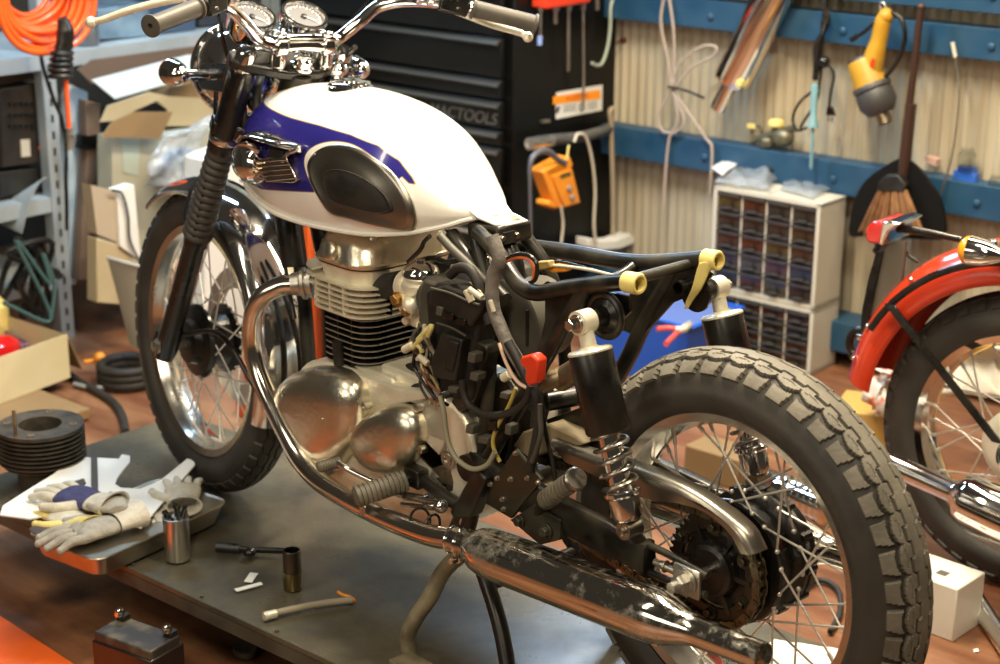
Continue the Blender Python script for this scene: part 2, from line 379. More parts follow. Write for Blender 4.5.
def tire(c, rc, h, hw, tread, nth, depth=.0045, qmax=58, qe=130, ex=1.6):
    qs = [-qe + 5 * i for i in range(int((qe - qmax) / 5) + 1)]
    qs = [q for q in qs if q < -qmax - .5]; mid = [-qmax + i * 1.45 for i in range(int(2 * qmax / 1.45) + 1)]; qs = qs + mid + [-q for q in reversed(qs)]
    rs = []
    for i in range(nth):
        th = 2 * pi * i / nth; ring = []
        for q in qs:
            g = tread(th, q) * depth if abs(q) < qmax - .8 else 0
            if abs(q) >= qmax: g = depth * max(0, 1 - max(0, abs(q) - 75) / 40)
            qq = radians(q); r = rc + (h - g) * cos(qq); y = (hw - g) * sin(qq) * (abs(sin(qq)) ** (ex - 1) if abs(q) > 90 else 1)
            ring.append(c + V(r * cos(th), y, r * sin(th)))
        rs.append(ring)
    mb = MB(); n = len(qs)
    for r in rs: mb.v += r
    for i in range(nth):
        for j in range(n - 1):
            a = i * n; b = ((i + 1) % nth) * n; mb.f.append((a + j, a + j + 1, b + j + 1, b + j)); mb.m.append(0)
    return mb
def rimmesh(c, r, w, seg=120):
    pr = [(r, w), (r, w - .004), (r - .013, w - .007), (r - .018, w * .5), (r - .024, 0)]
    pr = pr + [(a, -b) for a, b in reversed(pr[:-1])]
    inn = [(r - .003, -w - .003), (r - .018, -w + .001), (r - .023, -w * .55), (r - .030, -.006), (r - .030, .006), (r - .023, w * .55), (r - .018, w - .001), (r - .003, w + .003)]
    pr = pr + inn; mb = MB()
    mb.rings([[c + V(a * cos(t), b, a * sin(t)) for a, b in pr] for t in [2 * pi * i / seg for i in range(seg)]], True, False)
    return mb
def spokes(c, rh, fy, rr, parent, st, n=36, rot=0, mt='spoke'):
    for i in range(n):
        t = 2 * pi * i / n + rot; sd = 1 if i % 2 else -1; off = (radians(42) if (i // 2) % 2 else -radians(42))
        hb = c + V(rh * cos(t + off), sd * fy, rh * sin(t + off)); re = c + V(rr * cos(t), sd * .005, rr * sin(t))
        d = (re - hb).normalized(); mb = MB(); mb.cyl(hb, re - d * .012, .0019, 7); mb.cyl(re - d * .022, re + d * .004, .0034, 7)
        mb.sphere(hb, .0045, seg=8, rings=5)
        part(mb, 'spoke', mt, parent, st)
# ---- rear wheel
RC = V(0, 0, .333)
rw = part(rimmesh(RC, .243, .040), 'rear_wheel_rim', 'alu_rim')
M['tread'] = mat('dusty_tire_tread', (.185, .168, .132), (.095, .085, .066), scale=16, rough=.62, bump=.12, bscale=160)
def tire_mat(name, dust, side, rc, cy=0):
    return mat(name, dust, side, scale=10, rough=.6, bump=.1, bscale=140)
M['tire_side'] = mat('tire_sidewall', (.028, .025, .021), (.05, .045, .037), scale=12, rough=.55, bump=.06, bscale=120)
def split_tire(mb, c, rc, h, hw, steerit=False):
    # dusty crown and darker side wall: one tyre, two worn surfaces
    for k, f in enumerate(mb.f):
        p = sum((mb.v[i] for i in f), Vector()) / len(f) - c
        r = sqrt(p.x ** 2 + p.z ** 2) - rc; q = math.degrees(atan2(abs(p.y) / hw, r / h)); rr = sqrt((r / h) ** 2 + (p.y / hw) ** 2)
        if q > 59 or rr < .935: mb.m[k] = 1
    return mb
part(split_tire(tire(RC, .271, .062, .064, tread_rear, 920, .0062, 58, 120, 2.4), RC, .271, .062, .064), 'tire', ['tread', 'tire_side'], rw, ang=25)
mb = MB(); mb.lathe([(.03, .055), (.055, .055), (.06, .045), (.062, .035), (.098, .030), (.100, .026), (.100, .020), (.088, .016), (.085, -.02), (.098, -.026), (.102, -.030), (.102, -.036), (.098, -.041), (.102, -.045), (.102, -.058), (.092, -.064), (.04, -.07)], RC, (0, 1, 0), 56)
for i in range(12):
    t = 2 * pi * i / 12; mb.cyl(RC + V(.098 * cos(t), -.032, .098 * sin(t)), RC + V(.098 * cos(t), -.055, .098 * sin(t)), .008, 8)
part(mb, 'hub', 'black', rw)
spokes(RC, .098, .026, .222, rw, False)
# ---- final drive
mb = MB(); n = 42; yo = .062
out = []
for i in range(n * 4):
    r = .0835 + (.0050 if i % 4 in (1, 2) else -.002); t = 2 * pi * i / (n * 4); out.append((r, t))
fr = [[RC + V(r * cos(t), y, r * sin(t)) for r, t in out] for y in (yo, yo + .006)]
inr = [[RC + V(.064 * cos(t), y, .064 * sin(t)) for r, t in out] for y in (yo + .006, yo)]
mb.rings(fr + inr, True, False)
for i in range(6):
    t = pi / 6 + i * pi / 3; a = RC + V(.075 * cos(t), yo, .075 * sin(t)); b = RC + V(.045 * cos(t), yo, .045 * sin(t))
    mb.cyl(RC + V(.071 * cos(t), yo + .005, .071 * sin(t)), RC + V(.071 * cos(t), yo + .010, .071 * sin(t)), .013, 14)
    mb.bolt(RC + V(.071 * cos(t), yo + .009, .071 * sin(t)), (0, 1, 0), .0075, .009)
spk = part(mb, 'sprocket', mat('oily_sprocket', (.075, .062, .04), (.03, .025, .02), scale=20, metal=.8, rough=.38))
mb = MB(); mb.lathe([(.066, .03), (.066, .056), (.060, .062), (.046, .060), (.042, .078), (.036, .082), (.030, .080)], RC, (0, 1, 0), 40)
for i in range(6):
    t = i * pi / 3; mb.box(RC + V(.056 * cos(t), .064, .056 * sin(t)), (.034, .012, .008), (V(cos(t), 0, sin(t)), V(0, 1, 0), V(-sin(t), 0, cos(t))))
part(mb, 'sprocket_carrier', 'black')
# chain: rear loop round the sprocket and two straight runs to the gearbox
fc = V(.53, 0, .36); Rr, Rf = .089, .034; yc = yo + .003; path = []
for i in range(36): t = radians(-92 + (184) * 0 + i * -180 / 35) ; path.append(RC + V(Rr * cos(t), yc, Rr * sin(t)))
for i in range(10): t = radians(88 - i * 176 / 9); path.append(V(fc.x + Rf * cos(t), yc, fc.z + Rf * sin(t)))
def resample(P, step, closed=True):
    out = []; L = 0; Q = P + ([P[0]] if closed else []); nxt = 0
    for a, b in zip(Q[:-1], Q[1:]):
        d = (b - a).length
        while nxt <= L + d: out.append(a + (b - a) * ((nxt - L) / d if d else 0)); nxt += step
        L += d
    return out
pp = resample(path, .01588); mb = MB()
for i in range(len(pp)):
    a, b = pp[i], pp[(i + 1) % len(pp)]; d = (b - a).normalized(); nn = d.cross(V(0, 1, 0))
    if (a - b).length > .03: continue
    k = .0052 if i % 2 else .0085
    for sy in (-1, 1):
        ol = []
        for j in range(14):
            q = 2 * pi * j / 14; cc = b if cos(q) > 0 else a; r = .0068; ol.append(cc + d * (r * cos(q)) + nn * (r * sin(q)) + V(0, sy * k, 0))
        mb.prism(ol, V(0, sy * .0018, 0))
    mb.cyl(a - V(0, .0115, 0), a + V(0, .0115, 0), .0028, 8); mb.cyl(a - V(0, .005, 0), a + V(0, .005, 0), .0048, 8)
part(mb, 'drive_chain', mat('oily_chain', (.20, .17, .11), (.10, .08, .05), scale=40, metal=.9, rough=.35))
# chain guard
gt = [(560, 436), (600, 451), (640, 463), (668, 473), (693, 484), (718, 499), (741, 516), (756, 531), (766, 551)]
gi = [(565, 462), (600, 478), (625, 490), (650, 500), (675, 503), (700, 510), (718, 522), (731, 536), (741, 554)]
top = cr([PX(x - 12, y + 4, .104) for x, y in gt], 6); inn = cr([PX(x, y, .104) for x, y in gi], 6); mb = MB(); rs = []
for a, b in zip(top, inn):
    up = (a - b); up.y = 0; up.normalize()
    rs.append([b + V(0, .0, 0), b + (a - b) * .55, a - up * .012, a - up * .004 - V(0, .003, 0), a - V(0, .012, 0), a - V(0, .032, 0), a - V(0, .032, 0) - up * .002, a - V(0, .013, 0) - up * .003, a - up * .013 - V(0, .003, 0), b - V(0, .002, 0)])
mb.rings(rs); part(mb, 'chain_guard', 'satin', ang=50)
# ---- swingarm
def ovtube(pts, w, h, name='x', mt='frame', parent=BK):
    pass
mb = MB()
for s in (1, -1):
    y = .118 * s
    P = [V(.50, y * .9, .362), V(.42, y, .36), V(.30, y, .352), V(.16, y, .342), V(.085, y, .337)]
    rs = []
    for i, p in enumerate(cr(P, 5)):
        h = .030 if i < 16 else .026; w = .0145
        rs.append([p + V(0, w * (abs(cos(q)) ** .5) * (1 if cos(q) > 0 else -1), h * (abs(sin(q)) ** .5) * (1 if sin(q) > 0 else -1)) for q in [2 * pi * (j + .5) / 20 for j in range(20)]])
    mb.rings(rs)
    for zz in (.022, -.022): mb.tube([V(.09, y, .337 + zz), V(.04, y, .336 + zz * .95), V(-.03, y, .333 + zz * .7)], .006, 10)
    mb.box(V(.093, y, .337), (.012, .026, .052))
mb.cyl(V(.50, -.125, .362), V(.50, .125, .362), .024, 24); mb.cyl(V(.40, -.11, .36), V(.40, .11, .36), .018, 18)
mb.cyl(V(.105, .118, .36), V(.100, .150, .392), .010, 12)
sw = part(mb, 'swingarm', 'frame')
mb = MB()
for s in (1, -1):
    y = .118 * s; mb.box(V(0, y + s * .010, .333), (.052, .006, .046)); mb.cyl(V(.02, y, .333), V(.075, y, .336), .0055, 12); mb.bolt(V(.05, y, .3355), V(1, 0, .03), .0075, .012)
part(mb, 'axle_adjuster', 'steel', sw, bevel=.003, each=True)
mb = MB(); mb.cyl(V(0, -.16, .333), V(0, .165, .333), .0085, 16); mb.lathe([(.022, 0), (.022, .003)], V(0, .132, .333), V(0, 1, 0), 24); mb.bolt(V(0, .134, .333), V(0, 1, 0), .0145, .018); mb.bolt(V(0, -.134, .333), V(0, -1, 0), .0145, .018)
part(mb, 'rear_axle', 'steel')
# ---- shocks
for s in (1, -1):
    y = .148 if s > 0 else -.148
    T = V(.208, y, .697); B = V(.100, y, .392); a = (B - T).normalized()
    if s < 0: T = PX(716, 288, y); B = T + a * .323
    mb = MB(); mb.lathe([(.008, .012), (.011, .042), (.033, .045), (.0345, .049), (.0345, .168), (.032, .172), (.020, .172)], T, a, 36)
    sh = part(mb, 'shock_absorber', 'black')
    mb = MB(); mb.cyl(T - V(0, .014, 0), T + V(0, .014, 0), .019, 24); mb.lathe([(.0125, .01), (.0125, .038), (.018, .0405), (.032, .042), (.035, .0445), (.035, .0475), (.01, .0475)], T, a, 28)
    part(mb, 'upper_eye', 'alu_matte', sh)
    mb = MB(); mb.bolt(T + V(0, .014 * s, 0), V(0, s, 0), .0095, .019); mb.lathe([(.0145, 0), (.0145, .003)], T + V(0, .013 * s, 0), V(0, s, 0), 20); part(mb, 'mounting_nut', 'chrome', sh)
    mb = MB(); mb.cyl(T + a * .16, T + a * .27, .0175, 24); mb.lathe([(.026, .262), (.029, .265), (.029, .270), (.024, .274), (.0235, .302), (.020, .310), (.01, .314)], T, a, 28)
    part(mb, 'damper_body', 'chrome', sh)
    mb = MB(); mb.spring(T + a * .160, T + a * .266, .0265, .0036, 5.3, 8, 22); part(mb, 'coil_spring', 'satin', sh)
    mb = MB(); mb.cyl(B - V(0, .016, 0), B + V(0, .016, 0), .0145, 20); mb.bolt(B + V(0, .016 * s, 0), V(0, s, 0), .007, .006); part(mb, 'lower_eye', 'satin', sh)
# ---- frame
FR = MB(); tb = FR.tube
sl = [(497, 252), (507, 268), (520, 286), (538, 293), (568, 288), (600, 284), (627, 282)]
tb([PX(478, 232, .05)] + [PX(x, y, .075 + .03 * min(1, i / 2)) for i, (x, y) in enumerate(sl)], .0135, 14)
sr = [(520, 246), (568, 252), (626, 262), (670, 262), (706, 259)]
tb([PX(500, 244, -.05)] + [PX(x, y, -.105) for x, y in sr], .0145, 14)
tb([PX(588, 286, .105), PX(572, 311, .105), PX(541, 367, .105), PX(508, 425, .105), PX(478, 478, .105), PX(455, 530, .105)], .013, 14)
tb([PX(676, 266, -.105), PX(644, 324, -.105), PX(627, 360, -.105), V(.42, -.105, .42), V(.50, -.10, .30)], .0145, 14)
tb([V(.50, .105, .30), V(.53, .105, .22), V(.62, .10, .195), V(.80, .095, .19), V(.95, .08, .21), V(1.03, .05, .30), V(1.08, .03, .55), V(1.14, .02, .80)], .0145, 14)
tb([V(.50, -.105, .30), V(.53, -.105, .22), V(.62, -.10, .195), V(.80, -.095, .19), V(.95, -.08, .21), V(1.03, -.05, .30), V(1.08, -.03, .55), V(1.14, -.02, .80)], .0145, 14)
tb([V(1.16, 0, .86), V(1.0, 0, .84), V(.80, 0, .80), V(.62, 0, .765), V(.53, 0, .72), V(.50, 0, .6), V(.51, 0, .36)], .0165, 14)
for s in (1, -1): tb([V(.56, .05 * s, .745), V(.50, .075 * s, .66), V(.48, .09 * s, .52), V(.49, .10 * s, .36)], .012, 12)
tb([PX(452, 234, .05), PX(466, 255, .06), PX(486, 280, .07), PX(505, 300, .08)], .013, 12)
tb([V(.33, -.105, .715), V(.33, -.05, .70), V(.33, .05, .70), V(.33, .105, .715)], .011, 12)
tb([V(.21, -.10, .742), V(.21, .10, .742)], .009, 12)
a0 = V(1.08, 0, .93); FR.lathe([(.030, -.19), (.030, -.02), (.026, 0)], V(1.112, 0, .95) - V(-.0, 0, 0), SAX, 28)
mainframe = part(FR, 'frame', 'frame')
for s, q in ((1, (627, 282)), (-1, (706, 259))):
    mb = MB(); p = PX(q[0], q[1], .105 * s); d = V(-1, 0, .09).normalized()
    mb.lathe([(.0165, -.001), (.0165, .024), (.0145, .027), (.0115, .027), (.0112, .0)], p, d, 24, caps=False)
    part(mb, 'tube_end', 'yellow', mainframe)
mb = MB(); rs = []
P = cr([PX(708, 262, -.09), PX(703, 272, -.085), PX(697, 288, -.08), PX(690, 300, -.078), PX(686, 309, -.076)], 5)
for i, p in enumerate(P):
    w = .012 * (1 - i / len(P)) + .003; dd = RT * w; rs.append([p - dd, p + dd, p + dd - FW * .002, p - dd - FW * .002])
mb.rings(rs); part(mb, 'tape_tail', 'yellow', mainframe, sub=1)
# rear gusset plates, shock mounts
def plate(pts, Y, t=.005, name='gusset_plate', mt='frame', parent=BK, sub=1, **k):
    mb = MB(); P = [PX(x, y, Y) for x, y in pts]
    if sub > 1: P = cr(P, sub, True)
    mb.prism(P, V(0, -t, 0)); return part(mb, name, mt, parent, **k)
plate([(638, 268), (700, 266), (712, 275), (700, 292), (672, 303), (655, 322), (640, 338), (622, 330), (628, 300)], -.098, .006)
plate([(545, 296), (596, 290), (628, 296), (630, 312), (612, 330), (600, 322), (585, 312), (560, 330), (543, 372), (536, 360), (545, 320)], .085, .006)
mb = MB(); p = PX(687, 286, -.098); mb.lathe([(.0125, 0), (.0125, .022), (.0095, .022), (.009, 0)], p, V(0, 1, 0), 22)
for s, T in ((1, V(.208, .148, .697)), (-1, PX(716, 288, -.148))):
    mb.lathe([(.030, -.052), (.030, -.047), (.018, -.04), (.015, -.014)], T, V(0, s, 0), 26)
part(mb, 'shock_mount', 'black', mainframe, each=True)
mb = MB()
mb.ring(V(.208, .10, .697), (0, 1, 0), .033, .006, 36, 8); part(mb, 'reinforcing_ring', 'frame', mainframe)
# ---- seat latch box behind the tank
mb = MB(); ax = (V(1, 0, -.08).normalized(), V(0, 1, 0), V(.08, 0, 1).normalized())
c = PX(500, 236, .02); c2 = V(.513, 0, .745); mb.box(V(.553, .0, .748), (.080, .080, .034), ax)
part(mb, 'tank_mount_box', 'frame', bevel=.006)
mb = MB(); mb.box(V(.512, .018, .747), (.006, .026, .02), ax); part(mb, 'box_opening', 'black_matte')
mb = MB()
for y in (.034, -.0): mb.bolt(V(.512, y, .748), V(-1, 0, .08), .005, .006)
part(mb, 'box_bolt', 'satin', each=True)

# ---- fuel tank
TS = [(1.248, .835, .815, .018), (1.240, .852, .792, .040), (1.222, .871, .770, .064), (1.19, .891, .749, .088), (1.15, .913, .730, .112), (1.09, .930, .716, .128), (1.03, .940, .709, .137), (.95, .945, .708, .142), (.87, .944, .712, .143), (.79, .932, .718, .139), (.73, .910, .726, .128), (.68, .876, .735, .108), (.64, .842, .746, .086), (.61, .815, .757, .068), (.59, .797, .766, .050), (.578, .786, .770, .030)]
def ti(x):
    if x >= TS[0][0]: return TS[0][1:]
    for i in range(len(TS) - 1):
        a, b = TS[i], TS[i + 1]
        if b[0] <= x <= a[0]:
            p0 = TS[max(0, i - 1)]; p3 = TS[min(len(TS) - 1, i + 2)]; t = (a[0] - x) / (a[0] - b[0]); o = []
            for k in (1, 2, 3):
                m1 = (b[k] - p0[k]) / (b[0] - p0[0]) * (b[0] - a[0]); m2 = (p3[k] - a[k]) / (p3[0] - a[0]) * (b[0] - a[0])
                h = t * t * t * 2 - 3 * t * t + 1, t ** 3 - 2 * t * t + t, -2 * t ** 3 + 3 * t * t, t ** 3 - t * t
                o.append(h[0] * a[k] + h[1] * m1 + h[2] * b[k] + h[3] * m2)
            return o
    return TS[-1][1:]
def prof(t):     # half width factor over height 0..1
    if t < .30: return .86 + .14 * sin(pi / 2 * t / .30)
    return max(0, 1 - ((t - .30) / .70) ** 2.3) ** (1 / 1.95)
def tankY(x, z):
    zt, zb, w = ti(x); t = min(1, max(0, (z - zb) / (zt - zb))); return w * prof(t)
NX = 230; xs = []
for i in range(NX + 1): xs.append(1.248 - (.670) * (.5 - .5 * cos(pi * i / NX)))
ts = [0, .03] + [.03 + .97 * sin(pi / 2 * i / 90) for i in range(1, 91)]
def tank_ring(x):
    zt, zb, w = ti(x); L_ = [V(x, w * prof(t), zb + (zt - zb) * t) for t in ts]; Rr_ = [V(p.x, -p.y, p.z) for p in reversed(L_[:-1])]
    return L_ + Rr_ + [V(x, -w * .6, zb - .004), V(x, 0, zb - .004), V(x, w * .6, zb - .004)]
mb = MB(); mb.rings([tank_ring(x) for x in xs])
def smoothpoly(P, n=8): return [(p.x, p.y) for p in cr([V(a, b, 0) for a, b in P], n, True)]
def sdist(p, P):
    d = 1e9; ins = False; n = len(P); x, y = p
    for i in range(n):
        x1, y1 = P[i]; x2, y2 = P[(i + 1) % n]; dx, dy = x2 - x1, y2 - y1; q = dx * dx + dy * dy
        t = max(0, min(1, ((x - x1) * dx + (y - y1) * dy) / q)) if q else 0; e = (x - x1 - t * dx) ** 2 + (y - y1 - t * dy) ** 2
        if e < d: d = e
        if (y1 > y) != (y2 > y) and x < (x2 - x1) * (y - y1) / (y2 - y1) + x1: ins = not ins
    return -sqrt(d) if ins else sqrt(d)
def onTank(x, y):    # side surface of the tank under a pixel
    Y = .13
    for _ in range(30):
        p = PX(x, y, Y); Y = Y * .5 + .5 * tankY(p.x, p.z)
    return (p.x, p.z)
bpx = [(266, 106), (290, 118), (320, 126), (350, 135), (378, 146), (399, 161), (412, 178), (415, 184)]
btop = [onTank(x, y) for x, y in bpx]
blow = [onTank(x, y) for x, y in [(409, 183), (402, 176), (380, 200), (350, 205), (320, 195), (313, 192), (290, 191), (262, 189)]]
blue = [(1.40, btop[0][1] + .03), (1.33, btop[0][1] + .012)] + btop + blow + [(1.4, blow[-1][1] - .004)]
def lin(P, n=4): return P
mb_t = mb; att = [0] * len(mb.v)
bl2 = blue
kp = [(304, 163), (307, 152), (318, 144), (335, 141), (354, 144.5), (373, 156.5), (389, 171), (403, 188), (417, 205), (419, 222), (411, 231), (385, 228), (350, 220), (331, 215), (318, 198), (308, 178)]
kpo = smoothpoly([onTank(x, y) for x, y in kp], 4)
for i, p in enumerate(mb.v): att[i] = max(sdist((p.x, p.z), bl2), -sdist((p.x, p.z), kpo))
m, N, L, b = newmat('pearl_white_and_blue_paint')
an = N.new('ShaderNodeAttribute'); an.attribute_name = 'paint'
st1 = N.new('ShaderNodeMapRange'); L.new(an.outputs['Fac'], st1.inputs[0]); st1.inputs[1].default_value = -.0004; st1.inputs[2].default_value = .0004
st2 = N.new('ShaderNodeMapRange'); L.new(an.outputs['Fac'], st2.inputs[0]); st2.inputs[1].default_value = .0010; st2.inputs[2].default_value = .0016
m1 = N.new('ShaderNodeMix'); m1.data_type = 'RGBA'; m1.inputs[6].default_value = (.42, .30, .12, 1); m1.inputs[7].default_value = (.86, .84, .78, 1); L.new(st2.outputs[0], m1.inputs[0])
m2 = N.new('ShaderNodeMix'); m2.data_type = 'RGBA'; m2.inputs[6].default_value = (.022, .018, .20, 1); L.new(m1.outputs[2], m2.inputs[7]); L.new(st1.outputs[0], m2.inputs[0])
L.new(m2.outputs[2], b.inputs['Base Color']); setb(b, rough=.22, coat=.7, spec=.5); b.inputs['Coat Roughness'].default_value = .04; M['paint'] = m
tank = part(mb, 'fuel_tank', 'paint', ang=60)
at = tank.data.attributes.new('paint', 'FLOAT', 'POINT'); at.data.foreach_set('value', att)
# seam lip along the bottom
mb = MB(); Lp = []
for x in xs[3:-3]:
    zt, zb, w = ti(x); Lp.append(V(x, w * .87 + .003, zb + .001))
Lr = [V(p.x, -p.y, p.z) for p in reversed(Lp)]
mb.tube(Lp + Lr, .0045, 8, closed=True, sub=1); M['lip'] = mat('lip_paint', (.86, .84, .78), rough=.25, coat=.6); part(mb, 'seam_lip', 'lip', tank)
# rear flange
mb = MB(); P = [V(.64, .045, .808), V(.60, .045, .795), V(.57, .036, .776), V(.53, .034, .770), V(.515, .02, .769), V(.515, -.03, .769), V(.56, -.036, .774), V(.60, -.045, .795), V(.64, -.045, .808)]
mb.prism(P, V(0, 0, -.004)); part(mb, 'rear_flange', M['lip'], tank, bevel=.0015)
mb = MB(); mb.lathe([(.014, 0), (.014, .004), (.009, .0045)], V(.550, .014, .772), Z3, 20); mb.bolt(V(.550, .014, .776), Z3, .0065, .005); mb.lathe([(.012, 0), (.012, .004)], V(.532, -.014, .770), Z3, 20); mb.bolt(V(.532, -.014, .773), Z3, .006, .005)
part(mb, 'flange_bolt', 'alu_matte', tank, each=True)
# knee pad
def tank_patch(pts, name, mt, off, prof_, sub=5, parent=tank, **k):
    P2 = smoothpoly([onTank(x, y) for x, y in pts], sub); cx = sum(p[0] for p in P2) / len(P2); cz = sum(p[1] for p in P2) / len(P2); rs = []
    for s, h in prof_:
        rr = []
        for x, z in P2:
            X, Z_ = cx + (x - cx) * s, cz + (z - cz) * s; e = 1e-3
            gx = (tankY(X + e, Z_) - tankY(X - e, Z_)) / (2 * e); gz = (tankY(X, Z_ + e) - tankY(X, Z_ - e)) / (2 * e)
            nn = V(-gx, 1, -gz).normalized(); rr.append(V(X, tankY(X, Z_), Z_) + nn * (h + off))
        rs.append(rr)
    mb = MB(); mb.rings(rs); return part(mb, name, mt, parent, **k)
kp = [(309, 168), (312, 158), (322, 149), (337, 145), (354, 147), (372, 156), (391, 170), (405, 187), (414, 205), (417, 221), (410, 229), (385, 226), (351, 218), (333, 213), (321, 198), (312, 181)]
kpad = tank_patch(kp, 'knee_pad', 'satin', 0, [(1.0, -.002), (1.0, .003), (.985, .006), (.94, .0075), (.88, .0065), (.80, .0035), (.60, .003), (.3, .003), (.01, .003)], ang=60)
ki = [(326, 180), (328, 173), (338, 170), (355, 174), (372, 183), (385, 194), (391, 205), (390, 211), (375, 212), (350, 206), (333, 200), (328, 190)]
tank_patch(ki, 'pad_insert', 'black_matte', .003, [(1.04, -.001), (1.04, .002), (1.0, .0035), (.95, .0022), (.9, .0026), (.5, .0032), (.01, .0035)], parent=kpad)
# filler cap
cz = ti(.956)[0]; mb = MB(); nrm = V(-.03, 0, 1)
mb.lathe([(.042, -.008), (.042, .001), (.038, .003), (.0375, .007), (.034, .009), (.022, .0095), (.021, .0115), (.008, .012), (.001, .0115)], V(.956, .0, cz - .001), nrm, 44)
for i in range(24): t = 2 * pi * i / 24; mb.cyl(V(.956 + .0355 * cos(t), .0355 * sin(t), cz - .001), V(.956 + .0355 * cos(t), .0355 * sin(t), cz + .006), .0028, 6)
part(mb, 'filler_cap', 'chrome', tank)
# horn with chrome cover on the left of the tank nose
HY = .145
mb = MB(); base = PX(238, 157, HY); tipc = PX(272, 168, HY); d_ = (tipc - base).normalized(); u_ = V(0, 1, 0).cross(d_).normalized(); u_ = u_ if u_.z > 0 else -u_
shell = []
for l, ru, ry in ((-.004, .003, .003), (0, .014, .012), (.008, .026, .022), (.022, .036, .030), (.042, .041, .034), (.062, .039, .034), (.076, .033, .030), (.082, .028, .026)):
    shell.append([base + d_ * l + u_ * (ru * sin(q)) + V(0, ry * cos(q), 0) for q in [2 * pi * j / 32 for j in range(32)]])
mb.rings(shell, caps=True); horn = part(mb, 'horn', 'chrome')
mb = MB(); rs = []
for x, y, w in ((244, 140, .020), (252, 134.5, .030), (262, 134, .034), (275, 139, .033), (288, 144, .028), (298, 147.5, .016), (300, 149, .006)):
    p = PX(x, y, HY); rs.append([p + V(0, w * cos(q), 0) + u_ * (.0065 * sin(q)) for q in [2 * pi * j / 16 for j in range(16)]])
mb.rings(rs); mb.tube([PX(298, 149, HY + .012), PX(288, 154, HY + .012), PX(283, 161, HY + .008)], [.005, .004, .006], 10); part(mb, 'horn_visor', 'chrome', horn)
mb = MB(); mb.prism([PX(x, y, HY + .012) for x, y in [(268, 147), (283, 151), (281, 160), (268, 157)]], V(0, -.03, 0)); part(mb, 'horn_shade_fill', 'black_matte', horn, bevel=.003)  # black block painted in as the shade inside the open horn cover
mb = MB()
for i in range(5):
    y0 = 160 + i * 4.6; x1 = 286 + i * 2.2; x0 = 250 + i * 3.6; mb.rings([[PX(x, y, HY + .020 - abs(k) * .006) + u_ * .0 for x, y in ((x0, y0), (x1, y0 - 2.4), (x1 + 2, y0 + .4), (x0 + 3, y0 + 3.2))] if k == 0 else [PX(x, y, HY - .02) for x, y in ((x0, y0), (x1, y0 - 2.4), (x1 + 2, y0 + .4), (x0 + 3, y0 + 3.2))] for k in (0, 1)])
mb.prism([PX(x, y, HY + .008) for x, y in [(250, 160), (285, 156), (297, 180), (293, 183), (266, 182)]], V(0, -.03, 0))
part(mb, 'fin_block', 'chrome_warm', horn, bevel=.0012)

# ---- engine
mb = MB(); cc = [(1.0, .36), (.985, .41), (.93, .445), (.80, .455), (.68, .455), (.60, .47), (.53, .455), (.49, .40), (.49, .30), (.54, .235), (.66, .205), (.85, .205), (.96, .25), (1.0, .31)]
mb.prism(cr([V(x, .115, z) for x, z in cc], 4, True), V(0, -.23, 0))
mb.box(V(.70, .03, .46), (.14, .12, .03)); 
eng = part(mb, 'engine_case', 'alu_matte', bevel=.006)
cv = [(277, 398), (281, 387), (294, 374), (313, 367), (335, 369), (352, 377), (362, 392), (364, 415), (361, 437), (346, 457), (332, 474), (316, 478), (300, 468), (289, 444), (281, 419)]
mb = MB(); mb.dome([PX(x, y, .13) for x, y in cv], V(0, 1, 0), [(1.0, -.04), (1.0, .000), (.985, .010), (.95, .018), (.88, .026), (.76, .033), (.58, .038), (.35, .041), (.15, .042), (.01, .042)])
ac = part(mb, 'alternator_cover', 'alu', ang=60)
mb = MB()
for x, y, r in ((300, 431, .019), (323, 421, .0125)):
    p = PX(x, y, .165); mb.lathe([(r * 1.15, -.01), (r * 1.15, .002), (r, .004), (.001, .004)], p, V(0, 1, 0), 28); mb.box(p + V(0, .005, 0), (.0028, .004, r * 1.5), (V(.8, 0, .6), V(0, 1, 0), V(-.6, 0, .8)))
part(mb, 'cover_plug', 'alu', ac, each=True)
mb = MB()
for x, y in ((281, 410), (333, 376), (365, 406), (336, 468), (303, 472), (291, 380)): mb.lathe([(.007, -.012), (.007, .004), (.004, .005), (.004, .002)], PX(x, y, .137), V(0, 1, 0), 14)
part(mb, 'cover_screw', 'steel', ac, each=True)
sv = [(357, 438), (361, 425), (375, 411), (392, 402), (413, 399), (443, 397), (447, 420), (449, 455), (454, 492), (427, 490), (413, 484), (402, 474), (386, 473), (370, 463), (360, 452)]
mb = MB(); P = [PX(x, y, .115) for x, y in sv]; mb.prism(cr(P, 3, True), V(0, -.03, 0))
dm = [(359, 437), (364, 424), (378, 411), (395, 404), (413, 405), (424, 416), (428, 432), (424, 450), (412, 466), (398, 472), (382, 469), (368, 459)]
mb.dome([PX(x, y, .115) for x, y in dm], V(0, 1, 0), [(1.0, -.002), (1.0, .012), (.975, .022), (.9, .031), (.75, .038), (.5, .042), (.25, .044), (.01, .045)])
sc_ = part(mb, 'sprocket_cover', 'alu', ang=55, bevel=.003)
mb = MB(); p = PX(449, 459, .118); mb.lathe([(.017, -.004), (.017, .004), (.012, .005), (.012, .007), (.006, .007), (.006, .004)], p, V(0, 1, 0), 24)
for x, y in ((362, 452), (420, 407), (424, 449), (368, 419), (440, 401), (402, 476)): mb.lathe([(.007, -.01), (.007, .010), (.004, .011)], PX(x, y, .119), V(0, 1, 0), 14)
part(mb, 'cover_screw', 'steel', sc_, each=True)
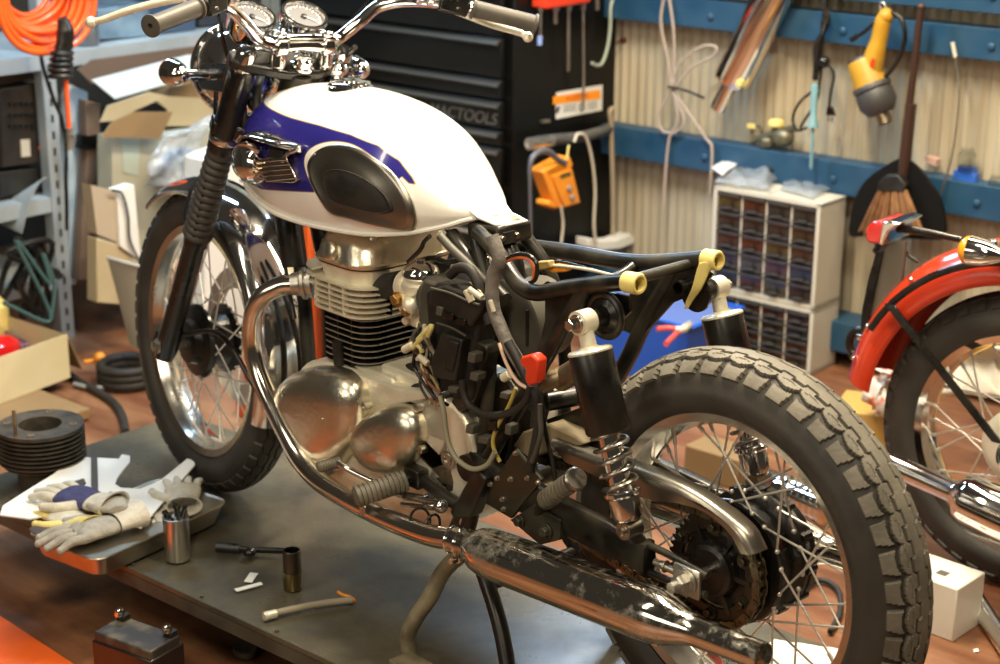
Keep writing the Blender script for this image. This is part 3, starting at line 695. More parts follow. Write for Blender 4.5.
# upper crankcase ledge behind the alternator cover
mb = MB(); P = [(340, 366), (352, 366), (372, 371), (392, 378), (396, 390), (394, 403), (376, 411), (366, 418), (362, 392), (352, 378)]
mb.prism([PX(x, y, .105) for x, y in P], V(0, -.16, 0)); part(mb, 'clutch_housing', 'alu_matte', eng, bevel=.005)
mb = MB(); a = PX(384, 386, .06); b_ = PX(426, 376, .05); mb.cyl(a, b_, .030, 26); mb.cyl(a + (b_ - a) * .05, a + (b_ - a) * .12, .033, 26)
mb.tube([PX(402, 402, .09), PX(412, 392, .09), PX(424, 384, .08), PX(432, 376, .07)], .010, 12)
part(mb, 'starter_motor', 'black_matte', eng)
# cylinder and head: plan outline with rounded corners
def rrect(cx, cy, hx, hy, r, z, n=7):
    o = []
    for sx, sy, a0 in ((1, 1, 0), (-1, 1, 90), (-1, -1, 180), (1, -1, 270)):
        for i in range(n):
            t = radians(a0 + 90 * i / (n - 1)); o.append(V(cx + sx * (hx - r) + r * cos(t), cy + sy * (hy - r) + r * sin(t), z))
    return o
CX = .862
def finset(z0, z1, n, hx, hy, core, t, mt, name, r=.045, grow=0, grow_edge=False):
    mb = MB(); mb.prism(rrect(CX, 0, hx - core, hy - core, r * .7, z0 - .01), V(0, 0, z1 - z0 + .02))
    for i in range(n):
        z = z0 + (z1 - z0) * i / (n - 1); g = grow * i / (n - 1); a = rrect(CX, 0, hx + g - .0015, hy + g - .0015, r, z - t / 2); m_ = rrect(CX, 0, hx + g, hy + g, r, z); c_ = rrect(CX, 0, hx + g - .0015, hy + g - .0015, r, z + t / 2)
        mb.rings([a, c_])
        if grow_edge: e = rrect(CX, 0, hx + .0008, hy + .0008, r, z - t * .42); e2 = rrect(CX, 0, hx + .0008, hy + .0008, r, z + t * .42); mb.rings([e, e2], caps=False, m=1)
    for s in (1, -1):
        for x in (-.03, .01, .05): mb.box(V(CX + x, s * (hy - .01), (z0 + z1) / 2), (.004, .016, z1 - z0))
        for y in (-.06, 0, .06): mb.box(V(CX - hx + .008, y, (z0 + z1) / 2), (.014, .004, z1 - z0))
    return part(mb, name, mt, eng)
finset(.455, .548, 9, .072, .108, .018, .0025, ['fin_black', 'fin_edge'], 'cylinder', .04, 0, True)
finset(.558, .612, 6, .090, .126, .034, .0030, 'alu_matte', 'cylinder_head', .05)
mb = MB(); mb.rings([rrect(CX, 0, hx, hy, r, z) for z, hx, hy, r in ((.606, .068, .106, .04), (.628, .074, .112, .045), (.645, .080, .116, .05))]); part(mb, 'head_upper', 'alu_matte', eng)
mb = MB(); mb.rings([rrect(CX, 0, hx, hy, r, z) for z, hx, hy, r in ((.643, .082, .118, .05), (.6465, .082, .118, .05))]); part(mb, 'gasket', 'black_matte', eng)
mb = MB(); rs = []
for z, hx, hy, r in ((.6465, .084, .120, .05), (.652, .085, .121, .05), (.656, .081, .117, .05), (.676, .078, .113, .052), (.690, .070, .105, .050), (.700, .056, .092, .045), (.705, .040, .076, .035), (.707, .02, .05, .018)): rs.append(rrect(CX, 0, hx, hy, min(r, hx - .002), z))
mb.rings(rs)
for s in (1, -1):
    mb.sphere(V(CX + .02, .062 * s, .672), .05, (.95, .85, .62), 24, 14); mb.lathe([(.018, 0), (.018, .006), (.014, .010), (.001, .010)], V(CX + .011, .115 * s, .668), V(0, s, .25), 24)
    for x in (-.052, .058): mb.lathe([(.008, 0), (.008, .010), (.005, .014)], V(CX + x, .070 * s, .688), Z3, 14)
for i in range(5): mb.box(V(CX - .066 + .004, -.02 - i * .014, .668), (.02, .004, .035))
part(mb, 'rocker_cover', 'alu', eng, ang=50)
mb = MB(); mb.lathe([(.013, 0), (.013, .004), (.008, .005), (.006, .003)], V(CX + .015, .103, .627), V(0, 1, 0), 22); part(mb, 'head_plug', 'steel_rusty', eng)
mb = MB()
for i in range(3):
    z = .598 + .014 * i; mb.rings([[V(CX + .06 + .055 * k, .075 + s * (.048 - .018 * k), z + zz) for k, s in ((0, -1), (0, 1), (.6, 1), (1, .5), (1, -.5), (.6, -1))] for zz in (-.0019, .0019)])
part(mb, 'exhaust_port_fins', 'alu_matte', eng)
mb = MB(); mb.tube([V(CX, .112, .455), V(CX, .115, .50)], .011, 10); part(mb, 'breather_stub', 'black_matte', eng)

# ---- exhaust
for s in (1, -1):
    if s > 0:
        hp_ = [(308, 283, .100), (296, 284, .115), (281, 286, .13), (264, 295, .15), (255, 310, .155), (252, 330, .155), (253, 350, .155), (258, 370, .155), (266, 391, .157), (276, 412, .16), (289, 438, .165), (303, 463, .172), (322, 483, .18), (352, 501, .19), (390, 520, .20), (430, 535, .208), (458, 540, .21)]
        P = [PX(x, y, Y) for x, y, Y in hp_]
    else: P = [V(p.x, -p.y * .93, p.z) for p in P]
    mb = MB(); mb.tube(P, .0192, 20, sub=5); hd = part(mb, 'exhaust_header', 'chrome_warm')
    mb = MB(); d0 = (P[1] - P[0]).normalized(); mb.lathe([(.026, -.012), (.030, -.010), (.030, -.004), (.024, -.003), (.024, .003), (.030, .004), (.030, .010), (.023, .014), (.021, .03)], P[0], d0, 24); part(mb, 'header_flange', 'steel', hd)
    m0 = PX(458, 540, .21); m1_ = PX(763, 657, .21); yy_ = .21 if s > 0 else -.182; xo = 0 if s > 0 else .045; zo_ = 0 if s > 0 else -.014; mo = V(m0.x + .012 + xo, yy_, m0.z - .003 + zo_); dd = (V(m1_.x + xo, yy_, m1_.z + zo_) - mo); LL = dd.length; dn = dd.normalized()
    mb = MB(); mb.lathe([(.0205, 0), (.024, .001), (.024, .030), (.0205, .031), (.0215, .036), (.028, .050), (.037, .068), (.0405, .085), (.042, .12), (.042, LL * .66), (.0405, LL * .70), (.035, LL * .74), (.028, LL * .775), (.0235, LL * .80), (.022, LL * .83), (.0215, LL), (.019, LL + .001), (.0185, LL - .02), (.001, LL - .03)], mo, dn, 44)
    mf = part(mb, 'muffler', 'chrome_dirty', ang=50)
    mb = MB()
    for i in range(2):
        mb.ring(mo + dn * (.004 + .022 * i), dn, .0245, .0022, 28, 8)
    mb.bolt(mo + dn * .015 + V(0, 0, -.03), V(0, s, 0), .006, .02); part(mb, 'muffler_clamp', 'chrome', mf)
    mb = MB(); lo_ = (Z3 - dn * Z3.dot(dn)).normalized(); mb.rings([[mo + dn * t - lo_ * .0405 + V(0, y, z) for y, z in ((-.0025, .004), (.0025, .004), (.0025, -.006), (-.0025, -.006))] for t in [.06 + (LL * .70 - .06) * i / 12 for i in range(13)]])
    part(mb, 'seam_flange', 'chrome_warm', mf)
# ---- carburettors
for s in (1, -1):
    o = V(.683, .066 * s, .628); mb = MB()
    mb.lathe([(.029, 0), (.033, .004), (.033, .010), (.029, .018), (.018, .025), (.009, .027), (.008, .032), (.001, .033)], o + V(0, 0, .022), Z3, 30); cb_top = mb
    mb2 = MB(); mb2.lathe([(.018, -.065), (.022, -.06), (.022, -.036), (.028, -.030), (.028, -.004), (.034, .0), (.034, .012), (.028, .016), (.028, .022)], o, Z3, 26); mb2.cyl(o + V(.05, 0, .0), o + V(-.05, 0, 0), .022, 24); mb2.cyl(o + V(.045, 0, 0), o + V(.035, 0, 0), .027, 24)
    mb2.cyl(o + V(.012, .0, -.012), o + V(.012, .042, -.012), .009, 14); mb2.cyl(o + V(-.008, .0, -.03), o + V(-.008, .038, -.03), .012, 16); mb2.cyl(o + V(.015, 0, -.05), o + V(.01, .03, -.055), .007, 12); mb2.box(o + V(0, .03, -.018), (.034, .012, .034))
    mb2.sphere(o + V(-.01, .032, -.02), .016, seg=14, rings=8)
    cb = part(mb2, 'carburetor', 'alu_matte'); part(cb_top, 'carburetor_cap', 'chrome', cb)
    if s > 0:
        mb = MB(); mb.bolt(o + V(.012, .042, -.012), V(0, 1, 0), .010, .012); mb.bolt(o + V(-.008, .038, -.03), V(0, 1, 0), .007, .01); part(mb, 'brass_fitting', mat('brass', (.5, .32, .12), metal=.9, rough=.35), cb)
    mb = MB(); mb.cyl(o + V(.05, 0, 0), V(CX - .05, .06 * s, .60), .024, 22); part(mb, 'intake_boot', 'rubber', cb)
mb = MB(); mb.rings([rrect(.60, 0, hx, .115, .03, z) for z, hx in ((.50, .035), (.52, .05), (.64, .05), (.668, .035))]); mb.cyl(V(.66, .07, .625), V(.60, .07, .62), .030, 22); mb.cyl(V(.66, -.07, .625), V(.60, -.07, .62), .030, 22)
ab = part(mb, 'airbox_duct', 'grey_plastic', bevel=.004)
# round airbox side
p = PX(506, 326, .045); mb = MB(); c = V(p.x, .0, p.z)
mb.lathe([(.070, -.05), (.075, .03), (.078, .034), (.078, .042), (.073, .046), (.001, .047)], c, V(0, 1, 0), 48); bx = part(mb, 'airbox', 'grey_plastic')
mb = MB(); q_ = PX(527, 328, .049); mb.box(V(q_.x, .0485, q_.z), (.004, .004, .062)); part(mb, 'airbox_slot', 'black_matte', bx)

# ---- electrics and battery tray
mb = MB(); bpts = [(424, 292), (436, 283), (462, 288), (480, 296), (480, 318), (474, 350), (474, 392), (470, 402), (452, 398), (446, 388), (438, 394), (424, 384), (420, 360), (428, 330)]
mb.prism([PX(x, y, .125) for x, y in bpts], V(0, -.055, 0)); eb = part(mb, 'electrical_box', 'black_matte', bevel=.006)
mb = MB(); mb.prism([PX(x, y, .142) for x, y in [(431, 289), (444, 286), (484, 300), (480, 312), (470, 328), (464, 322), (428, 304)]], V(0, -.03, 0)); part(mb, 'box_lid', 'black_matte', eb, bevel=.004)
mb = MB(); mb.prism([PX(x, y, .146) for x, y in [(441, 333), (462, 340), (455, 382), (433, 378), (430, 362)]], V(0, -.03, 0)); mb.prism([PX(x, y, .150) for x, y in [(447, 339), (458, 343), (452, 372), (443, 369)]], V(0, -.01, 0)); fb = part(mb, 'fuse_box', 'black_matte', eb, bevel=.003)
mb = MB(); mb.tube([PX(431, 288, .144), PX(450, 293, .146), PX(468, 301, .146), PX(480, 305, .146)], .0022, 8); mb.tube([PX(437, 323, .146), PX(452, 328, .147), PX(466, 336, .147)], .002, 8); part(mb, 'box_edge', 'grey_plastic', eb)
mb = MB(); mb.prism([PX(x, y, .12) for x, y in [(468, 338), (486, 345), (488, 352), (478, 390), (470, 408), (458, 412), (450, 402), (462, 385)]], V(0, -.03, 0)); part(mb, 'tray_bracket', 'frame', eb, bevel=.004)
mb = MB(); mb.prism([PX(x, y, .085) for x, y in [(455, 385), (505, 376), (522, 400), (510, 450), (498, 492), (470, 500), (455, 470)]], V(0, -.08, 0)); part(mb, 'battery_tray', 'black', eb, bevel=.006)
mb = MB(); P = [(515, 449), (542, 480), (511, 519), (484, 503), (494, 480)]; mb.prism([PX(x, y, .135) for x, y in P], V(0, -.008, 0))
hg = part(mb, 'footrest_plate', mat('olive_black_plate', (.035, .032, .02), metal=.3, rough=.3), bevel=.002)
mb = MB()
for x, y in ((516, 453), (511, 479), (498, 478), (491, 484), (503, 499), (504, 509), (528, 478), (539, 482)): mb.bolt(PX(x, y, .135), V(0, 1, 0), .0035, .006)
part(mb, 'plate_bolt', 'steel', hg, each=True)
wires = [
    ('harness', 'grey_tape', .0115, .10, [(492, 236), (497, 250), (499, 261), (494, 274), (492, 291), (494, 310), (500, 326), (508, 344), (517, 359), (526, 374)], .132),
    ('harness', 'black_matte', .0085, .10, [(508, 342), (517, 358), (526, 376), (535, 392), (538, 410), (538, 430), (534, 452), (530, 470)], .14),
    ('vacuum_hose', 'grey_plastic', .0075, 0, [(440, 236), (452, 249), (468, 264), (484, 280), (496, 292)], .095),
    ('vent_hose', 'rubber', .009, 0, [(450, 275), (459, 268), (470, 270), (477, 282), (481, 298), (486, 312), (490, 324)], .12),
    ('battery_cable', 'rubber', .0062, 0, [(462, 380), (464, 394), (470, 406), (484, 414), (500, 415), (515, 410), (526, 400), (531, 385)], .145),
    ('striped_cable', mat('yellow_wire', (.45, .36, .08), rough=.5), .0035, 0, [(516, 388), (508, 408), (498, 425), (493, 440), (495, 452), (500, 462)], .14),
    ('earth_wire', mat('pale_pink_wire', (.75, .52, .40), rough=.5), .003, 0, [(499, 343), (505, 360), (512, 374), (519, 383), (527, 388)], .147),
    ('loop_cable', mat('grey_wire', (.30, .28, .20), rough=.5), .0045, 0, [(440, 396), (444, 412), (446, 430), (450, 447), (459, 461), (473, 469), (487, 465), (495, 452)], .15),
    ('braided_wire', mat('orange_wire', (.65, .14, .03), rough=.5), .0028, 0, [(505, 262), (515, 258), (527, 259), (534, 268), (533, 280)], .10),
    ('black_wire', 'black', .0035, 0, [(500, 268), (510, 257), (524, 254), (536, 262), (536, 278), (528, 284)], .10),
    ('black_wire', 'black', .003, 0, [(540, 262), (560, 262), (585, 268), (612, 276)], .04),
    ('white_wire', 'cream', .0028, 0, [(536, 266), (560, 266), (590, 270), (615, 276)], .05),
    ('black_wire', 'black', .003, 0, [(424, 336), (416, 350), (414, 366), (424, 384), (436, 398), (448, 405)], .14),
    ('brown_wire', mat('brown_wire', (.18, .06, .03), rough=.5), .003, 0, [(420, 352), (422, 370), (430, 384), (441, 394)], .142),
    ('brown_wire', M['steel_rusty'], .003, 0, [(470, 282), (480, 292), (488, 306), (492, 318)], .125),
    ('control_cable', 'black', .004, 0, [(541, 400), (545, 430), (552, 460), (556, 486)], .11),
    ('control_cable', 'black', .0035, 0, [(508, 500), (520, 510), (540, 515), (556, 505)], .11),
    ('spring_wire', 'grey_plastic', .0042, 0, [(540, 404), (540, 418), (541, 432), (537, 448), (532, 462)], .15),
    ('ignition_lead', 'black_matte', .005, 0, [(330, 246), (322, 228), (330, 216), (350, 210)], .06),
    ('throttle_cable', 'black', .0045, 0, [(408, 266), (430, 258), (448, 262), (464, 258), (480, 250)], .05),
    ('throttle_cable', 'black', .004, 0, [(408, 262), (420, 250), (424, 242), (430, 236)], .09),
]
for nm, mt, r, _, pts, Y in wires:
    mb = MB(); mb.tube([PX(x, y, Y) for x, y in pts], r, 10); part(mb, nm, mt)
mb = MB()
for (x0, y0, x1, y1) in ((413, 348, 425, 334), (418, 340, 431, 326), (417, 345, 422, 352), (428, 336, 432, 324)): mb.tube([PX(x0, y0, .15), PX((x0 + x1) / 2 + 1, (y0 + y1) / 2 - 1, .152), PX(x1, y1, .15)], .0045, 10)
part(mb, 'yellow_connector', mat('pale_yellow_sleeve', (.62, .55, .22), rough=.45), each=True)
for (x0, y0, x1, y1, r) in ((404, 350, 413, 345, .007), (419, 356, 428, 364, .006), (466, 290, 472, 302, .006), (469, 289, 482, 298, .005), (503, 378, 510, 374, .008), (490, 300, 494, 312, .004)):
    mb = MB(); mb.cyl(PX(x0, y0, .15), PX(x1, y1, .148), r, 10); part(mb, 'wire_connector', mat('ivory_connector', (.60, .56, .42), rough=.45), bevel=.001)
mb = MB(); mb.prism([PX(x, y, .165) for x, y in [(520, 357), (531, 354), (538, 360), (536, 384), (528, 387), (524, 380), (525, 370), (519, 364)]], V(0, -.022, 0)); part(mb, 'terminal_cap', 'red', bevel=.004)
mb = MB(); mb.prism([PX(x, y, .05) for x, y in [(543, 268), (556, 264), (566, 266), (566, 272), (552, 273)]], V(0, -.014, 0)); part(mb, 'connector_block', 'orange', bevel=.002)
mb = MB(); mb.prism([PX(x, y, .06) for x, y in [(536, 262), (548, 261), (550, 268), (538, 271)]], V(0, -.014, 0)); part(mb, 'connector_block', mat('yellow_brown', (.35, .26, .08), rough=.5), bevel=.002)
rw_ = random.Random(11)
for k in range(14):
    x0, y0 = 414 + rw_.uniform(0, 26), 322 + rw_.uniform(0, 40); c_ = [(.02, .02, .018), (.25, .22, .15), (.12, .07, .04), (.05, .05, .045), (.42, .36, .14)][k % 5]
    mb = MB(); mb.tube([PX(x0, y0, .13 + .001 * k), PX(x0 + rw_.uniform(-8, 6), y0 + 12, .14 + .001 * k), PX(x0 + rw_.uniform(-4, 10), y0 + 24, .135), PX(x0 + rw_.uniform(4, 18), y0 + 38, .13)], .0026 + .0008 * (k % 3), 7); part(mb, 'wire', mat('wire_colour', c_, rough=.45))
for x0, y0, w_, h_ in ((443, 312, 10, 7), (456, 318, 9, 6), (436, 306, 6, 9), (468, 352, 7, 10), (470, 372, 8, 8), (448, 386, 9, 6), (500, 392, 8, 6), (488, 420, 8, 10), (478, 436, 10, 7), (466, 424, 7, 9), (505, 424, 6, 10)):
    mb = MB(); mb.prism([PX(x, y, .147) for x, y in [(x0, y0), (x0 + w_, y0 + 2), (x0 + w_ - 1, y0 + h_ + 2), (x0 - 1, y0 + h_)]], V(0, -.02, 0)); part(mb, 'relay' if h_ > 7 else 'wire_connector', 'grey_plastic' if (x0 + h_) % 3 else 'black', bevel=.002)
# brake pedal cross shaft and lower mount next to the left shock
mb = MB(); a = PX(540, 384, .09); b_ = PX(580, 368, .04); mb.cyl(a, PX(566, 374, .06), .016, 20); mb.cyl(PX(538, 385, .10), a, .011, 16); mb.cyl(PX(560, 380, .06), PX(584, 366, .06), .020, 20)
part(mb, 'wiring_grommet', 'steel_rusty')
mb = MB(); mb.cyl(PX(546, 402, .06), PX(585, 395, .0), .016, 16); mb.prism([PX(x, y, .05) for x, y in [(545, 420), (590, 404), (600, 415), (596, 440), (560, 448)]], V(0, -.03, 0)); part(mb, 'rear_brace', 'frame', bevel=.003)
mb = MB(); mb.prism([PX(x, y, .085) for x, y in [(512, 446), (522, 432), (548, 424), (575, 436), (585, 444), (560, 452), (548, 452), (530, 460)]], V(0, -.05, 0)); part(mb, 'dusty_bracket', mat('dusty_tan_cast', (.25, .20, .12), rough=.6), bevel=.004)
# ---- controls on the left side
def ribbed(a, b, r, n, name, parent=BK, mt='peg_rubber', cap=True):
    a = Vector(a); b = Vector(b); L_ = (b - a).length; pr = [(r * .6, 0), (r * .9, .001)]
    for i in range(n):
        h = L_ * (i + .1) / n; h2 = L_ * (i + .9) / n; pr += [(r * .88, h), (r, h + .0006), (r, h2), (r * .88, h2 + .0004)]
    pr += [(r * .95, L_), (r * .7, L_ + .003), (.001, L_ + .003)]
    mb = MB(); mb.lathe(pr, a, b - a, 26); return part(mb, name, mt, parent, ang=45)
a = PX(406, 480, .150); b_ = PX(356, 497, .235)
mb = MB(); mb.cyl(V(a.x, .10, a.z), a + (b_ - a) * .3, .010, 14); mb.box(V(a.x, .125, a.z), (.04, .03, .035)); mb.tube([V(a.x, .12, a.z), V(a.x - .06, .13, .30), V(.50, .13, .29)], .012, 12)
fp = part(mb, 'rider_footrest', 'frame', bevel=.003); ribbed(a, b_, .0195, 11, 'peg_rubber', fp)
mb = MB(); mb.bolt(b_ + (b_ - a) * -.12 + V(0, 0, -.018), V(0, 0, -1), .005, .02); part(mb, 'feeler_bolt', 'steel', fp)
a = PX(546, 500, .155); b_ = PX(574, 480, .185)
mb = MB(); mb.tube([PX(538, 512, .13), PX(543, 505, .145), a + (b_ - a) * .3], .009, 12); mb.bolt(PX(520, 521, .14), V(0, 1, 0), .008, .01); mb.bolt(PX(547, 531, .14), V(0, 1, 0), .009, .012); mb.prism([PX(x, y, .138) for x, y in [(510, 520), (534, 505), (560, 520), (560, 540), (540, 545)]], V(0, -.02, 0))
fp2 = part(mb, 'passenger_footrest', 'frame', bevel=.003); ribbed(a, b_ + (b_ - a) * .05, .0165, 9, 'peg_rubber', fp2)
mb = MB(); mb.lathe([(.017, 0), (.0185, .002), (.0185, .008), (.016, .011), (.001, .011)], b_, b_ - a, 28); part(mb, 'peg_end', 'satin', fp2)
mb = MB(); mb.tube([PX(338, 463, .195), PX(350, 470, .19), PX(366, 478, .178), PX(384, 486, .165), PX(400, 494, .155), PX(428, 500, .15)], [.0065, .006, .006, .0065, .007, .008], 12); mb.cyl(PX(428, 500, .15), PX(428, 500, .11), .012, 16); gl = part(mb, 'gear_lever', 'chrome'); ribbed(PX(340, 462, .185), PX(319, 467, .225), .0105, 8, 'lever_rubber', gl)
mb = MB(); mb.tube([PX(404, 498, .165), PX(422, 500, .165), PX(440, 502, .165)], .0045, 10); mb.tube([PX(402, 504, .16), PX(424, 507, .16), PX(444, 509, .16)], .0045, 10); mb.sphere(PX(441, 506, .165), .013, seg=16, rings=10); mb.cyl(PX(441, 506, .17), PX(441, 506, .14), .012, 14); part(mb, 'shift_linkage', 'chrome')
mb = MB(); mb.prism([PX(x, y, .15) for x, y in [(449, 512), (454, 520), (470, 518), (486, 480), (478, 470), (470, 476)]], V(0, -.03, 0)); part(mb, 'side_stand_bracket', 'frame', bevel=.004)
mb = MB(); mb.ring(PX(420, 521, .19), PX(430, 521, .19) - PX(420, 521, .19), .022, .0024, 24, 8); mb.ring(PX(432, 527, .19), V(1, .2, 0), .022, .0024, 24, 8); part(mb, 'clamp_ring', 'black')
# stands
M['worn_yellow'] = mat('worn_yellow_grey', (.26, .225, .14), (.10, .085, .055), scale=22, rough=.5)
mb = MB(); q0 = V(.52, .12, .20); mb.tube([V(.50, .10, .215), PX(446, 568, .125), PX(430, 597, .15), PX(417, 616, .17), PX(408, 634, .185), PX(408, 648, .188), PX(411, 660, .19)], [.015, .015, .015, .0145, .0145, .014, .014], 16); ss = part(mb, 'side_stand', 'worn_yellow')
mb = MB(); p = PZ(412, 664, .006); mb.box(V(p.x, p.y, .005), (.07, .05, .01)); part(mb, 'stand_foot', 'worn_yellow', ss, bevel=.003)
mb = MB()
for s in (1, -1): mb.tube([V(.50, .10 * s, .20), V(.42, .12 * s, .10), V(.37, .14 * s, .014)], .014, 12); mb.tube([V(.37, .14 * s, .014), V(.33, .15 * s, .013)], .014, 12)
mb.tube([V(.46, -.11, .15), V(.46, .11, .15)], .010, 10); part(mb, 'centre_stand', 'black')

# ================== steered front end
FCN = V(1.465, 0, .331)
fw_ = part(rimmesh(FCN, .253, .031), 'front_wheel_rim', 'alu_rim', st=True)
tm = split_tire(tire(FCN, .284, .047, .048, tread_front, 760, .004), FCN, .284, .047, .048); part(tm, 'tire', ['tire_side', 'tire_side'], fw_, True, ang=25)
mb = MB(); mb.lathe([(.025, .062), (.045, .060), (.05, .045), (.075, .040), (.08, .034), (.08, .028), (.06, .022), (.055, 0), (.06, -.022), (.075, -.028), (.075, -.034), (.05, -.04), (.03, -.06)], FCN, V(0, 1, 0), 40); part(mb, 'hub', 'black', fw_, True)
spokes(FCN, .075, .031, .232, fw_, True)
mb = MB(); mb.rings([[FCN + V(r * cos(t), y, r * sin(t)) for r, y in ((.15, -.062), (.15, -.067), (.105, -.067), (.105, -.062))] for t in [2 * pi * i / 60 for i in range(60)]], True, False); part(mb, 'brake_disc', 'steel', fw_, True)
mb = MB(); mb.cyl(FCN + V(0, -.13, 0), FCN + V(0, .13, 0), .009, 14); mb.bolt(FCN + V(0, .125, 0), V(0, 1, 0), .012, .012); part(mb, 'front_axle', 'steel', BK, True)
for s in (1, -1):
    A = FCN + V(0, .103 * s, 0)
    mb = MB(); mb.lathe([(.012, -.035), (.021, -.032), (.024, -.01), (.025, .03), (.0225, .06), (.0225, .27), (.025, .28), (.025, .30)], A, SAX, 26); mb.box(A + V(.025, 0, .0), (.03, .03, .035), (V(SAX.z, 0, -SAX.x), V(0, 1, 0), SAX))
    fk = part(mb, 'fork_leg', 'black', st=True)
    pr = []
    nb = 13
    for i in range(nb):
        h = .295 + (.215) * i / nb; d = .215 / nb; r = .0265 + .005 * (1 - i / nb); pr += [(r - .006, h), (r - .001, h + d * .25), (r, h + d * .5), (r - .001, h + d * .75)]
    pr += [(.025, .512)]; mb = MB(); mb.lathe([(.02, .295)] + pr + [(.02, .512)], A, SAX, 28); part(mb, 'fork_gaiter', mat('gaiter_rubber', (.055, .05, .042), rough=.5), fk, True, ang=60)
    mb = MB(); mb.lathe([(.0285, .535), (.0295, .538), (.0295, .545), (.0285, .548)], A, SAX, 30); part(mb, 'trim_ring', 'chrome', fk, True)
    mb = MB(); mb.lathe([(.026, .511), (.0275, .514), (.0275, .535), (.0255, .548), (.0255, .690), (.022, .700)], A, SAX, 30); part(mb, 'fork_cover', 'black', fk, True)
    mb = MB(); mb.lathe([(.020, .69), (.020, .735), (.016, .742), (.001, .744)], A, SAX, 24); part(mb, 'fork_cap', 'chrome', fk, True)
mb = MB()
for h, t in ((.548, .03), (.702, .020)):
    c = FCN + SAX * h; xx = V(SAX.z, 0, -SAX.x); P = [(-.05, .03), (-.05, -.03), (-.02, -.11), (.0, -.135), (.03, -.125), (.03, -.08), (.02, 0), (.03, .08), (.03, .125), (0, .135), (-.02, .11)]
    mb.prism([c + xx * a + V(0, b, 0) for a, b in P], SAX * t)
tc_ = part(mb, 'triple_clamp', 'black', st=True, bevel=.005)
mb = MB(); c = FCN + SAX * .724 - V(SAX.z, 0, -SAX.x) * .035; mb.lathe([(.022, 0), (.022, .004), (.018, .006), (.018, .018), (.012, .022), (.001, .022)], c, SAX, 28)
for y in (.04, -.04): mb.lathe([(.014, 0), (.014, .03)], V(1.112, y * 1.25, .955), Z3, 18)
part(mb, 'stem_nut', 'chrome', tc_, True)
# fender
def fender_mesh(c, R_, a0, a1, hw, drop, n=56, t=.0025, xo=0):
    mb = MB(); rs = []
    for i in range(n + 1):
        a = radians(a0 + (a1 - a0) * i / n); e = min(1, min(i, n - i) / 4 + .45); ring = []
        for sgn, off in ((1, 0), (-1, t)):
            q = [math.radians(-88 + 176 * j / 18) for j in range(19)]
            if sgn < 0: q = q[::-1]
            for k in q:
                rr = R_ - off + (cos(k) - 1) * drop; yy = (hw - off) * sin(k); ring.append(c + V(rr * cos(a), yy, rr * sin(a)))
        rs.append(ring)
    mb.rings(rs); return mb
fe = part(fender_mesh(FCN, .352, 52, 196, .066, .034), 'front_fender', 'chrome', st=True, ang=60)
mb = MB()
for s in (1, -1):
    A = FCN + V(0, .08 * s, 0)
    mb.tube([A + SAX * .10, FCN + V(-.05, .078 * s, .20), FCN + V(-.10, .072 * s, .322)], .0055, 10); mb.tube([A + SAX * .03 + V(-.01, 0, 0), FCN + V(-.20, .080 * s, .07), FCN + V(-.328, .066 * s, -.01)], .0055, 10)
    mb.tube([A + SAX * .26, FCN + V(-.06, .09 * s, .28), FCN + V(-.02, .06 * s, .33)], .008, 10)
part(mb, 'fender_stay', 'black', fe, True, each=True)
# brake hose / cables by the fork
for nm, mt, r, pts in (('brake_hose', 'black', .0055, [(1.08, -.10, 1.0), (1.20, -.11, .92), (1.23, -.11, .78), (1.34, -.125, .55), (1.44, -.10, .42)]), ('speedometer_cable', 'black', .005, [(1.2, .02, 1.0), (1.30, .07, .93), (1.24, .115, .80), (1.30, .12, .62), (1.42, .105, .40), (1.46, .08, .34)]), ('clutch_cable', 'black', .0045, [(1.04, .22, 1.085), (1.16, .15, 1.06), (1.23, .10, .99), (1.20, .07, .86), (1.10, .06, .70), (1.0, .06, .5)]), ('cable_loop', 'black', .0045, [(1.02, -.20, 1.09), (1.09, -.17, 1.10), (1.15, -.13, 1.04), (1.18, -.10, .95), (1.15, -.08, .88)])):
    mb = MB(); mb.tube([V(*p) for p in pts], r, 9); part(mb, nm, mt, st=True)
